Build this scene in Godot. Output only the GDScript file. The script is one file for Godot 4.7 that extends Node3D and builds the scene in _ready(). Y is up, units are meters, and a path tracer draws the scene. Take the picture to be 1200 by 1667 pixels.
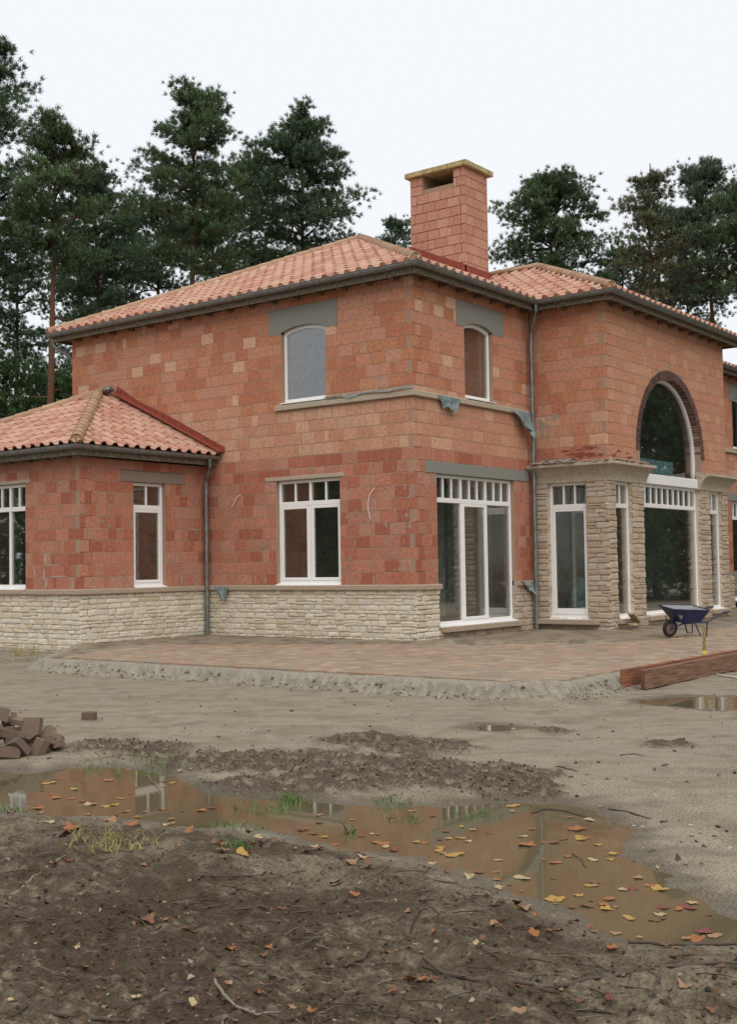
extends Node3D
# A two-storey house of clay blocks under construction, a muddy yard and a puddle in front, pines behind.
# World: x runs along the long gable-side facade, z towards the yard, y = 0 is the top of the stone plinth.

const FOCAL := 1957.5                    # lens, in pixels of the 1200 x 1667 photograph
const EYE := Vector3(13.667, 0.387, 19.593)
const YARD := -1.29                      # level of the yard
const PAVE := -1.09                      # level of the paved terrace
const WATER := -1.325                    # level of the puddle
const EAVE := 6.34
const OVER := 0.49

var cam_r: Vector3
var cam_u: Vector3
var cam_f: Vector3
var rng := RandomNumberGenerator.new()
var M := {}
var house: Node3D
var brick_meshes := []
var groove_meshes := []
var stone_meshes := []
var tile_mesh: Mesh
var n_big := FastNoiseLite.new()
var n_mid := FastNoiseLite.new()
var n_fine := FastNoiseLite.new()
var n_ridge := FastNoiseLite.new()
var puddle := PackedVector2Array()
var puddle_box := Rect2()


# ------------------------------------------------------------------ shapes
class Shape:
	var v := PackedVector3Array()
	var n := PackedVector3Array()
	var c := PackedColorArray()
	var tint := Color(1, 1, 1)

	func tri(a: Vector3, b: Vector3, d: Vector3) -> void:      # counter-clockwise seen from outside
		var w := (b - a).cross(d - a)
		if w.length_squared() < 1e-16:
			return
		w = w.normalized()
		v.append(a); v.append(d); v.append(b)
		for i in 3:
			n.append(w); c.append(tint)

	func quad(a: Vector3, b: Vector3, d: Vector3, e: Vector3) -> void:
		tri(a, b, d); tri(a, d, e)

	func smooth(a: Vector3, b: Vector3, d: Vector3, na: Vector3, nb: Vector3, nd: Vector3) -> void:
		v.append(a); v.append(d); v.append(b)
		n.append(na); n.append(nd); n.append(nb)
		for i in 3: c.append(tint)

	func box(o: Vector3, s: Vector3, b := Basis.IDENTITY, bevel := 0.0) -> void:     # o = centre
		var h := s * 0.5
		if bevel <= 0.0:
			var p := []
			for i in 8:
				p.append(o + b * Vector3(h.x if i & 1 else -h.x, h.y if i & 2 else -h.y, h.z if i & 4 else -h.z))
			quad(p[4], p[5], p[7], p[6]); quad(p[1], p[0], p[2], p[3])
			quad(p[5], p[1], p[3], p[7]); quad(p[0], p[4], p[6], p[2])
			quad(p[6], p[7], p[3], p[2]); quad(p[0], p[1], p[5], p[4])
			return
		var e: float = minf(bevel, minf(h.x, minf(h.y, h.z)) * 0.6)
		var f := func(x: float, y: float, z: float, axis: int) -> Vector3:
			var q := Vector3(x * (h.x - (0.0 if axis == 0 else e)), y * (h.y - (0.0 if axis == 1 else e)), z * (h.z - (0.0 if axis == 2 else e)))
			return o + b * q
		for s1 in [-1.0, 1.0]:
			var k: float = s1
			_face(f.call(k, -1, -1, 0), f.call(k, 1, -1, 0), f.call(k, 1, 1, 0), f.call(k, -1, 1, 0), k > 0)
			_face(f.call(-1, k, -1, 1), f.call(-1, k, 1, 1), f.call(1, k, 1, 1), f.call(1, k, -1, 1), k > 0)
			_face(f.call(-1, -1, k, 2), f.call(1, -1, k, 2), f.call(1, 1, k, 2), f.call(-1, 1, k, 2), k > 0)
			for s2 in [-1.0, 1.0]:
				var l: float = s2
				_face(f.call(k, l, -1, 0), f.call(k, l, 1, 0), f.call(k, l, 1, 1), f.call(k, l, -1, 1), k * l < 0)
				_face(f.call(-1, k, l, 1), f.call(1, k, l, 1), f.call(1, k, l, 2), f.call(-1, k, l, 2), k * l < 0)
				_face(f.call(k, -1, l, 0), f.call(k, 1, l, 0), f.call(k, 1, l, 2), f.call(k, -1, l, 2), k * l > 0)
				for s3 in [-1.0, 1.0]:
					var a3: Vector3 = f.call(k, l, s3, 0); var b3: Vector3 = f.call(k, l, s3, 1); var c3: Vector3 = f.call(k, l, s3, 2)
					if k * l * s3 > 0: tri(a3, b3, c3)
					else: tri(a3, c3, b3)

	func _face(a: Vector3, b: Vector3, d: Vector3, e: Vector3, way: bool) -> void:
		if way: quad(a, b, d, e)
		else: quad(a, e, d, b)

	func tube(path: Array, radii: Array, sides := 6, cap := true) -> void:
		var rings := []
		var up := Vector3(0.21, 0.93, 0.3)
		var normals := []
		for i in path.size():
			var t: Vector3 = (path[mini(i + 1, path.size() - 1)] - path[maxi(i - 1, 0)]).normalized()
			var x := up.cross(t)
			if x.length() < 0.1:
				x = Vector3(1, 0, 0.2).cross(t)
			x = x.normalized()
			var y := t.cross(x)
			var ring := []
			var nr := []
			for k in sides:
				var a := TAU * k / sides
				var dd: Vector3 = x * cos(a) + y * sin(a)
				ring.append(path[i] + dd * float(radii[i]))
				nr.append(dd)
			rings.append(ring); normals.append(nr)
		for i in path.size() - 1:
			for k in sides:
				var j := (k + 1) % sides
				smooth(rings[i][k], rings[i][j], rings[i + 1][j], normals[i][k], normals[i][j], normals[i + 1][j])
				smooth(rings[i][k], rings[i + 1][j], rings[i + 1][k], normals[i][k], normals[i + 1][j], normals[i + 1][k])
		if cap:
			for k in range(1, sides - 1):
				tri(rings[0][0], rings[0][k + 1], rings[0][k])
				tri(rings[-1][0], rings[-1][k], rings[-1][k + 1])

	# profile: (outwards, up) points, anticlockwise with outwards to the right; path: plan points (x, z), outside on the right-hand normal (-dz, dx)
	func sweep(profile: Array, path: Array, closed_profile := true) -> void:
		var cols := []
		for i in path.size():
			var a: Vector2 = path[i]
			var n0 := Vector2.ZERO
			var n1 := Vector2.ZERO
			if i > 0:
				var d0: Vector2 = (a - path[i - 1]).normalized(); n0 = Vector2(-d0.y, d0.x)
			if i < path.size() - 1:
				var d1: Vector2 = (path[i + 1] - a).normalized(); n1 = Vector2(-d1.y, d1.x)
			var m := n0 + n1
			if i > 0 and i < path.size() - 1:
				m = m / maxf(0.2, 1.0 + n0.dot(n1))
			var col := []
			for q: Vector2 in profile:
				col.append(Vector3(a.x + m.x * q.x, q.y, a.y + m.y * q.x))
			cols.append(col)
		var np := profile.size()
		for i in path.size() - 1:
			for k in (np if closed_profile else np - 1):
				var j := (k + 1) % np
				quad(cols[i][k], cols[i + 1][k], cols[i + 1][j], cols[i][j])
		if closed_profile:
			var flat := PackedVector2Array()
			for q: Vector2 in profile: flat.append(q)
			var t := Geometry2D.triangulate_polygon(flat)
			for k in range(0, t.size(), 3):
				tri(cols[0][t[k]], cols[0][t[k + 1]], cols[0][t[k + 2]])
				tri(cols[-1][t[k]], cols[-1][t[k + 2]], cols[-1][t[k + 1]])

	func add(m: Shape, t: Transform3D) -> void:
		var nb := t.basis.inverse().transposed()
		for i in m.v.size():
			v.append(t * m.v[i]); n.append((nb * m.n[i]).normalized()); c.append(tint * m.c[i])

	func mesh() -> ArrayMesh:
		var a := []
		a.resize(Mesh.ARRAY_MAX)
		a[Mesh.ARRAY_VERTEX] = v; a[Mesh.ARRAY_NORMAL] = n; a[Mesh.ARRAY_COLOR] = c
		var m := ArrayMesh.new()
		m.add_surface_from_arrays(Mesh.PRIMITIVE_TRIANGLES, a)
		return m


func put(called: String, s, m: Material, parent: Node = self) -> MeshInstance3D:
	var o := MeshInstance3D.new()
	o.name = called
	o.mesh = s.mesh() if s is Shape else s
	o.material_override = m
	parent.add_child(o, true)
	return o


func base(called: String, at := Vector3.ZERO, turn := 0.0, parent: Node = self) -> Node3D:
	var o := Node3D.new()
	o.name = called
	parent.add_child(o, true)
	o.position = at
	o.rotation.y = turn
	return o


func tag(o: Node, label: String, category: String, group := "", kind := "") -> void:
	if label: o.set_meta("label", label)
	if category: o.set_meta("category", category)
	if group: o.set_meta("group", group)
	if kind: o.set_meta("kind", kind)


func numbered(o: Node, called: String, k: int) -> void:
	o.name = called if k == 0 else "%s_%03d" % [called, k]


# a point at this depth along the lens axis, on the ray through a pixel of the photograph
func at_depth(u: float, v: float, depth: float) -> Vector3:
	return EYE + (cam_f + cam_r * ((u - 600.0) / FOCAL) + cam_u * ((833.5 - v) / FOCAL)) * depth


# the point where that ray meets a level plane
func on_level(u: float, v: float, y: float) -> Vector3:
	var d := cam_f + cam_r * ((u - 600.0) / FOCAL) + cam_u * ((833.5 - v) / FOCAL)
	return EYE + d * ((y - EYE.y) / d.y)


func on_ground(u: float, v: float) -> Vector3:
	var p := on_level(u, v, YARD)
	for i in 3:
		p = on_level(u, v, height_at(p.x, p.z))
	return p


# ------------------------------------------------------------------ materials
func noise_tex(freq: float, seed_: int, lo: float, hi: float, normal := 0.0, octaves := 5, size := 512, kind := FastNoiseLite.TYPE_SIMPLEX_SMOOTH) -> NoiseTexture2D:
	var f := FastNoiseLite.new()
	f.seed = seed_; f.frequency = freq; f.noise_type = kind; f.fractal_octaves = octaves
	f.fractal_type = FastNoiseLite.FRACTAL_FBM
	var t := NoiseTexture2D.new()
	t.width = size; t.height = size; t.seamless = true; t.noise = f
	if normal > 0.0:
		t.as_normal_map = true; t.bump_strength = normal
	else:
		var g := Gradient.new()
		g.set_color(0, Color(lo, lo, lo)); g.set_color(1, Color(hi, hi, hi))
		t.color_ramp = g
	return t


func mat(lin: Color, rough := 0.85, tex: Texture2D = null, nrm: Texture2D = null, scale := 1.0, nscale := 0.6, spec := 0.5) -> StandardMaterial3D:
	var m := StandardMaterial3D.new()
	m.albedo_color = lin.linear_to_srgb()
	m.roughness = rough
	m.metallic_specular = spec
	if tex:
		m.albedo_texture = tex
	if nrm:
		m.normal_enabled = true; m.normal_texture = nrm; m.normal_scale = nscale
	if tex or nrm:
		m.uv1_triplanar = true; m.uv1_world_triplanar = true; m.uv1_scale = Vector3.ONE * scale
	return m


func make_materials() -> void:
	var mottle := noise_tex(0.012, 3, 0.72, 1.08)
	var clay := noise_tex(0.02, 4, 0.84, 1.06, 0.0, 4)
	var speck := noise_tex(0.06, 5, 0.66, 1.12)
	var pale_speck := noise_tex(0.05, 6, 0.78, 1.12)
	var grit_n := noise_tex(0.07, 7, 0, 1, 3.0)
	var soft_n := noise_tex(0.02, 8, 0, 1, 3.5)
	var grain := noise_tex(0.02, 11, 0.6, 1.12)
	# clay blocks: lower storey, pale band, upper storey, bay
	var low := [Color(0.455, 0.186, 0.126), Color(0.425, 0.160, 0.104), Color(0.485, 0.212, 0.144), Color(0.375, 0.130, 0.085), Color(0.465, 0.237, 0.175), Color(0.435, 0.200, 0.143)]
	var pale := [Color(0.560, 0.309, 0.204), Color(0.525, 0.276, 0.179), Color(0.600, 0.355, 0.245), Color(0.500, 0.252, 0.164), Color(0.550, 0.324, 0.225)]
	var high := [Color(0.490, 0.212, 0.131), Color(0.530, 0.247, 0.160), Color(0.455, 0.182, 0.109), Color(0.520, 0.265, 0.184), Color(0.485, 0.217, 0.122), Color(0.620, 0.384, 0.268)]
	M.zones = {"low": [], "pale": [], "high": [], "bay": [], "front": [], "stack": []}
	for q in low: M.zones.low.append(mat(q, 0.9, clay, grit_n, 1.1, 0.3, 0.35))
	for q in pale: M.zones.pale.append(mat(q, 0.9, clay, grit_n, 1.1, 0.3, 0.35))
	for q in high: M.zones.high.append(mat(q, 0.9, clay, grit_n, 1.1, 0.3, 0.35))
	M.zones.bay = M.zones.high.slice(0, 5)
	M.zones.front = [M.zones.pale[1], M.zones.pale[3], M.zones.high[3], M.zones.high[1], M.zones.pale[0]]
	M.zones.stack = [mat(Color(0.53, 0.275, 0.2), 0.9, clay, grit_n, 1.1, 0.5, 0.35), mat(Color(0.5, 0.25, 0.175), 0.9, clay, grit_n, 1.1, 0.5, 0.35), mat(Color(0.56, 0.31, 0.23), 0.9, clay, grit_n, 1.1, 0.5, 0.35)]
	M.mortar = mat(Color(0.45, 0.31, 0.235), 0.95, speck, grit_n, 1.5, 0.7, 0.3)
	M.cement = mat(Color(0.3, 0.305, 0.28), 0.93, speck, grit_n, 1.6, 0.8, 0.3)
	M.smear = mat(Color(0.44, 0.33, 0.28), 0.95, speck, grit_n, 2.0, 0.8, 0.3)
	M.patch = mat(Color(0.44, 0.275, 0.215), 0.95, speck, grit_n, 2.0, 0.8, 0.3)
	M.lintel = mat(Color(0.34, 0.27, 0.235), 0.95, speck, grit_n, 2.0, 0.8, 0.3)
	M.lime = mat(Color(0.55, 0.5, 0.46), 0.95, speck, grit_n, 2.0, 0.8, 0.3)
	M.rust_stain = mat(Color(0.29, 0.1, 0.068), 0.9, speck, grit_n, 2.0, 0.6, 0.3)
	M.arch_brick = [mat(Color(0.13, 0.075, 0.068), 0.85, mottle, grit_n, 2.0, 0.5, 0.4), mat(Color(0.17, 0.09, 0.078), 0.85, mottle, grit_n, 2.0, 0.5, 0.4), mat(Color(0.105, 0.065, 0.063), 0.85, mottle, grit_n, 2.0, 0.5, 0.4)]
	M.stone = []
	for q in [Color(0.7, 0.63, 0.51), Color(0.65, 0.58, 0.46), Color(0.74, 0.69, 0.58), Color(0.62, 0.53, 0.41), Color(0.72, 0.66, 0.56), Color(0.65, 0.61, 0.54)]:
		M.stone.append(mat(q, 0.92, pale_speck, soft_n, 1.5, 1.0, 0.3))
	M.pier_stone = []
	for q in [Color(0.56, 0.445, 0.345), Color(0.61, 0.5, 0.395), Color(0.51, 0.4, 0.305), Color(0.58, 0.495, 0.415)]:
		M.pier_stone.append(mat(q, 0.92, speck, soft_n, 1.5, 1.0, 0.3))
	M.stone_mortar = mat(Color(0.64, 0.57, 0.46), 0.95, pale_speck, grit_n, 1.5, 0.8, 0.3)
	M.coping = mat(Color(0.5, 0.405, 0.315), 0.9, speck, grit_n, 0.9, 0.6, 0.35)
	M.cornice = mat(Color(0.46, 0.4, 0.32), 0.88, clay, grit_n, 0.7, 0.5, 0.35)
	M.string_stone = mat(Color(0.52, 0.45, 0.36), 0.9, speck, grit_n, 0.9, 0.6, 0.35)
	M.cap_stone = mat(Color(0.50, 0.42, 0.22), 0.9, mottle, grit_n, 0.8, 0.5, 0.35)
	M.tile = []
	for q in [Color(0.62, 0.36, 0.275), Color(0.58, 0.315, 0.235), Color(0.66, 0.41, 0.325), Color(0.53, 0.27, 0.2), Color(0.61, 0.385, 0.3)]:
		M.tile.append(mat(q, 0.8, speck, grit_n, 1.2, 0.4, 0.4))
	M.ridge = []
	for q in [Color(0.50, 0.33, 0.22), Color(0.46, 0.29, 0.2), Color(0.53, 0.37, 0.26)]:
		M.ridge.append(mat(q, 0.82, speck, grit_n, 1.3, 0.4, 0.4))
	M.underlay = mat(Color(0.22, 0.085, 0.055), 0.9, mottle)
	M.flashing = mat(Color(0.30, 0.058, 0.035), 0.6, mottle, soft_n, 1.2, 0.3)
	M.zinc = mat(Color(0.25, 0.265, 0.265), 0.5, mottle, null, 0.8)
	M.zinc.metallic = 0.55
	M.pipe = mat(Color(0.26, 0.275, 0.275), 0.42, mottle, null, 0.8)
	M.pipe.metallic = 0.6
	M.fascia = mat(Color(0.2, 0.17, 0.125), 0.85, grain, grit_n, 0.8, 0.5)
	M.timber = mat(Color(0.22, 0.14, 0.085), 0.85, grain, grit_n, 0.8, 0.5)
	M.plank = mat(Color(0.25, 0.14, 0.09), 0.8, grain, grit_n, 0.9, 0.6)
	M.plank_red = mat(Color(0.32, 0.13, 0.075), 0.8, grain)
	for pm in [M.plank, M.plank_red]:
		pm.normal_enabled = false; pm.uv1_scale = Vector3(3.0, 3.0, 0.16)
	M.board = mat(Color(0.55, 0.42, 0.27), 0.8, grain, null, 0.9)
	M.door_wood = mat(Color(0.16, 0.07, 0.04), 0.7, grain, null, 0.6)
	M.frame = mat(Color(0.80, 0.81, 0.82), 0.35)
	var glass := StandardMaterial3D.new()
	glass.albedo_color = Color(0.42, 0.47, 0.43, 0.018)
	glass.transparency = BaseMaterial3D.TRANSPARENCY_ALPHA
	glass.roughness = 0.0
	M.glass = glass
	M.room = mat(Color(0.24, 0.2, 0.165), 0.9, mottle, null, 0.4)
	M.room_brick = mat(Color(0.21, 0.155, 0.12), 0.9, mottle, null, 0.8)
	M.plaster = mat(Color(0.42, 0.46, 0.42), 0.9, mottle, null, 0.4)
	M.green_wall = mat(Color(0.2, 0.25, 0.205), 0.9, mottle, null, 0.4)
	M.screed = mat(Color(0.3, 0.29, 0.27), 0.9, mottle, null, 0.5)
	M.tarp = mat(Color(0.05, 0.085, 0.16), 0.4)
	M.tarp_teal = mat(Color(0.12, 0.27, 0.28), 0.4)
	M.membrane = mat(Color(0.22, 0.30, 0.315), 0.55, mottle, soft_n, 1.5, 0.4)
	M.felt = mat(Color(0.26, 0.285, 0.265), 0.8, mottle, soft_n, 1.5, 0.6)
	M.cable = mat(Color(0.62, 0.58, 0.54), 0.5)
	M.paver = []
	for q in [Color(0.38, 0.29, 0.215), Color(0.31, 0.24, 0.18), Color(0.44, 0.35, 0.265), Color(0.345, 0.285, 0.23), Color(0.4, 0.275, 0.195)]:
		M.paver.append(mat(q, 0.8, speck, grit_n, 1.4, 0.5, 0.4))
	M.rubble = []
	for q in [Color(0.2, 0.145, 0.11), Color(0.165, 0.12, 0.095), Color(0.235, 0.175, 0.135), Color(0.14, 0.09, 0.07)]:
		M.rubble.append(mat(q, 0.85, speck, grit_n, 3.0, 0.7, 0.4))
	var w := StandardMaterial3D.new()
	w.albedo_color = Color(0.118, 0.102, 0.06).linear_to_srgb()
	w.roughness = 0.025; w.metallic_specular = 0.5
	M.water = w
	var g := mat(Color(1, 1, 1), 0.8, noise_tex(0.045, 21, 0.55, 1.25, 0.0, 6, 1024), noise_tex(0.06, 22, 0, 1, 5.0, 6, 1024), 0.9, 0.6, 0.35)
	g.vertex_color_use_as_albedo = true
	M.ground = g
	M.clod = mat(Color(1, 1, 1), 0.85, speck, grit_n, 4.0, 0.9, 0.4)
	M.clod.vertex_color_use_as_albedo = true
	M.bark = mat(Color(0.17, 0.095, 0.06), 0.95, speck, soft_n, 1.0, 1.2, 0.2)
	M.bark_dark = mat(Color(0.075, 0.052, 0.04), 0.95, speck, soft_n, 1.0, 1.2, 0.2)
	M.needles = mat(Color(1, 1, 1), 0.75, null, null, 1, 1, 0.25)
	M.needles.vertex_color_use_as_albedo = true
	M.needles.backlight_enabled = true; M.needles.backlight = Color(0.5, 0.5, 0.5)
	M.stick = mat(Color(0.1, 0.075, 0.06), 0.85, speck, null, 6.0)
	M.stick_pale = mat(Color(0.27, 0.225, 0.18), 0.85, speck, null, 6.0)
	M.leaf = {}
	for q in [["yellow", Color(0.46, 0.285, 0.06)], ["orange", Color(0.36, 0.135, 0.04)], ["brown", Color(0.2, 0.09, 0.045)], ["red", Color(0.2, 0.05, 0.035)], ["pale", Color(0.50, 0.38, 0.21)], ["tan", Color(0.36, 0.21, 0.12)]]:
		var lm := mat(q[1], 0.6, speck, null, 9.0)
		lm.backlight_enabled = true; lm.backlight = Color(0.2, 0.15, 0.08)
		M.leaf[q[0]] = lm
	M.grass = mat(Color(1, 1, 1), 0.7)
	M.grass.vertex_color_use_as_albedo = true
	M.barrow_blue = mat(Color(0.02, 0.028, 0.11), 0.42, mottle, null, 1.5)
	M.barrow_inside = mat(Color(0.36, 0.38, 0.4), 0.8, speck, null, 3.0)
	M.tyre = mat(Color(0.025, 0.022, 0.02), 0.85)
	M.rim = mat(Color(0.18, 0.14, 0.11), 0.7)
	M.stake = mat(Color(0.38, 0.27, 0.08), 0.7, grain, null, 2.0)
	M.stake_mark = mat(Color(0.62, 0.56, 0.06), 0.6)


# ------------------------------------------------------------------ house pieces
func prism(s: Shape, poly: Array, o: Vector3, u: Vector3, n: Vector3, z0: float, z1: float) -> void:   # outline in (u, y), from depth z0 to z1 along n
	var flat := PackedVector2Array()
	for q: Vector2 in poly: flat.append(q)
	if Geometry2D.is_polygon_clockwise(flat):
		flat.reverse()
	var f := func(q: Vector2, z: float) -> Vector3: return o + u * q.x + Vector3.UP * q.y + n * z
	var t := Geometry2D.triangulate_polygon(flat)
	var p: Array = []
	for k in range(0, t.size(), 3):
		var a := flat[t[k]]; var b := flat[t[k + 1]]; var c := flat[t[k + 2]]
		if (b - a).cross(c - a) < 0.0:
			var w := b; b = c; c = w
		s.tri(f.call(a, z1), f.call(b, z1), f.call(c, z1))
		s.tri(f.call(a, z0), f.call(c, z0), f.call(b, z0))
	for k in flat.size():
		var a := flat[k]; var b := flat[(k + 1) % flat.size()]
		s.quad(f.call(a, z0), f.call(b, z0), f.call(b, z1), f.call(a, z1))


func make_pieces() -> void:
	rng.seed = 77
	for k in 4:                                   # a clay block: unit size, face at z = +0.5, arrises rounded unevenly
		var s := Shape.new()
		var e := 0.010 + 0.008 * rng.randf()
		_block(s, -0.5, 0.5, e, rng)
		brick_meshes.append(s.mesh())
	for k in 3:                                   # cut blocks laid with their ribbed side out
		var s := Shape.new()
		var x := -0.5
		var parts := [3, 2, 3][k] as int
		for i in parts:
			var x1: float = 0.5 if i == parts - 1 else -0.5 + (i + 1.0) / parts + rng.randf_range(-0.06, 0.06)
			_block(s, x, x1 - 0.012, 0.02, rng)
			x = x1 + 0.012
		groove_meshes.append(s.mesh())
	for k in 9:                                   # a rough walling stone: unit size with a pillowed, uneven face
		var s := Shape.new()
		var g := []
		for j in 4:
			for i in 4:
				var x: float = [-0.5, -0.36, 0.36, 0.5][i]
				var y: float = [-0.5, -0.3, 0.3, 0.5][j]
				var edge := i == 0 or i == 3 or j == 0 or j == 3
				var corner := (i == 0 or i == 3) and (j == 0 or j == 3)
				x += rng.randf_range(-0.08, 0.08); y += rng.randf_range(-0.11, 0.11)
				if corner: x *= 0.94; y *= 0.92
				g.append(Vector3(x, y, (0.36 if edge else 0.5) + rng.randf_range(-0.07, 0.06)))
		for j in 3:
			for i in 3:
				s.quad(g[j * 4 + i], g[j * 4 + i + 1], g[j * 4 + i + 5], g[j * 4 + i + 4])
		for ring in [[0, 1, 2, 3], [3, 7, 11, 15], [15, 14, 13, 12], [12, 8, 4, 0]]:
			for i in 3:
				var a: Vector3 = g[ring[i]]; var b: Vector3 = g[ring[i + 1]]
				s.quad(Vector3(a.x, a.y, -0.5), Vector3(b.x, b.y, -0.5), b, a)
		stone_meshes.append(s.mesh())
	# roof tile: a roll beside a shallow pan; x across, y up the slope, z off the roof
	var prof := []
	for i in 7:
		var a := PI * (1.0 - i / 6.0)
		prof.append(Vector2(0.075 + 0.075 * cos(a), 0.012 + 0.062 * sin(a)))
	for q in [Vector2(0.19, 0.004), Vector2(0.24, 0.0), Vector2(0.29, 0.006), Vector2(0.305, 0.018)]:
		prof.append(q)
	var s := Shape.new()
	for i in prof.size() - 1:
		var a: Vector2 = prof[i]; var b: Vector2 = prof[i + 1]
		var lo := 0.026; var hi := 0.002
		s.quad(Vector3(a.x, -0.02, a.y + lo), Vector3(b.x, -0.02, b.y + lo), Vector3(b.x, 0.42, b.y + hi), Vector3(a.x, 0.42, a.y + hi))
		s.quad(Vector3(a.x, -0.02, a.y + lo - 0.02), Vector3(b.x, -0.02, b.y + lo - 0.02), Vector3(b.x, -0.02, b.y + lo), Vector3(a.x, -0.02, a.y + lo))
	M.tile_shape = s
	tile_mesh = s.mesh()
	var bedded := Shape.new()                                # eaves tile, its roll stopped with mortar
	bedded.add(s, Transform3D())
	for i in prof.size() - 1:
		var a: Vector2 = prof[i]; var b: Vector2 = prof[i + 1]
		bedded.quad(Vector3(a.x, -0.012, -0.03), Vector3(b.x, -0.012, -0.03), Vector3(b.x, -0.012, b.y + 0.024), Vector3(a.x, -0.012, a.y + 0.024))
	M.tile_bedded = bedded
	M.tile_bedded_mesh = bedded.mesh()
	M.fill = mat(Color(1, 1, 1), 0.9, (M.zones.low[0] as StandardMaterial3D).albedo_texture, (M.zones.low[0] as StandardMaterial3D).normal_texture, 1.1, 0.5, 0.35)
	M.fill.vertex_color_use_as_albedo = true


func _block(s: Shape, x0: float, x1: float, e: float, r: RandomNumberGenerator) -> void:
	var ey := e * 1.5
	var o := []
	var f := []
	for q in [Vector2(x0, -0.5), Vector2(x1, -0.5), Vector2(x1, 0.5), Vector2(x0, 0.5)]:
		var sx: float = 1.0 if q.x == x0 else -1.0
		var sy: float = 1.0 if q.y < 0 else -1.0
		o.append(Vector2(q.x + r.randf_range(-0.004, 0.006) * sx, q.y + r.randf_range(-0.006, 0.008) * sy))
		f.append(Vector3(q.x + sx * e * r.randf_range(0.6, 1.5), q.y + sy * ey * r.randf_range(0.6, 1.5), 0.5))
	s.quad(f[0], f[1], f[2], f[3])
	for i in 4:
		var j := (i + 1) % 4
		var a := Vector3(o[i].x, o[i].y, 0.42); var b := Vector3(o[j].x, o[j].y, 0.42)
		s.quad(a, b, f[j], f[i])
		s.quad(Vector3(o[i].x, o[i].y, -0.5), Vector3(o[j].x, o[j].y, -0.5), b, a)


func spans(a: float, b: float, cuts: Array) -> Array:          # [a, b] without the cuts
	var out := [[a, b]]
	for c in cuts:
		var nxt := []
		for s in out:
			if c[1] <= s[0] or c[0] >= s[1]:
				nxt.append(s); continue
			if c[0] > s[0] + 0.02: nxt.append([s[0], c[0]])
			if c[1] < s[1] - 0.02: nxt.append([c[1], s[1]])
		out = nxt
	return out


func core_of(o: Vector3, u: Vector3, n: Vector3, a: float, b: float, y0: float, y1: float, opens: Array, thick: float, recess: float) -> Shape:
	var s := Shape.new()
	var holes := []
	var ys := [y0, y1]
	for q in opens:
		if q.has("r"):
			var y: float = q.y0
			while y < q.ys + q.r:
				var h: float = q.r if y < q.ys else sqrt(maxf(0.0, q.r * q.r - (y - q.ys) * (y - q.ys)))
				var top: float = q.ys if y < q.ys else minf(y + 0.06, q.ys + q.r)
				holes.append([q.c - h, q.c + h, y, top]); ys.append(y); ys.append(top)
				y = top + 1e-6 if top < q.ys + q.r - 1e-4 else 1e9
		else:
			holes.append([q.u0, q.u1, q.y0, q.y1]); ys.append(q.y0); ys.append(q.y1)
	ys.sort()
	var basis := Basis(u, Vector3.UP, n)
	for i in ys.size() - 1:
		var lo: float = maxf(ys[i], y0); var hi: float = minf(ys[i + 1], y1)
		if hi - lo < 0.004: continue
		var mid := (lo + hi) / 2
		var cuts := []
		for h in holes:
			if mid > h[2] and mid < h[3]: cuts.append([h[0], h[1]])
		for sp in spans(a, b, cuts):
			s.box(o + u * ((sp[0] + sp[1]) / 2) + Vector3.UP * mid - n * (recess + thick / 2), Vector3(sp[1] - sp[0], hi - lo, thick), basis)
	return s


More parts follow.
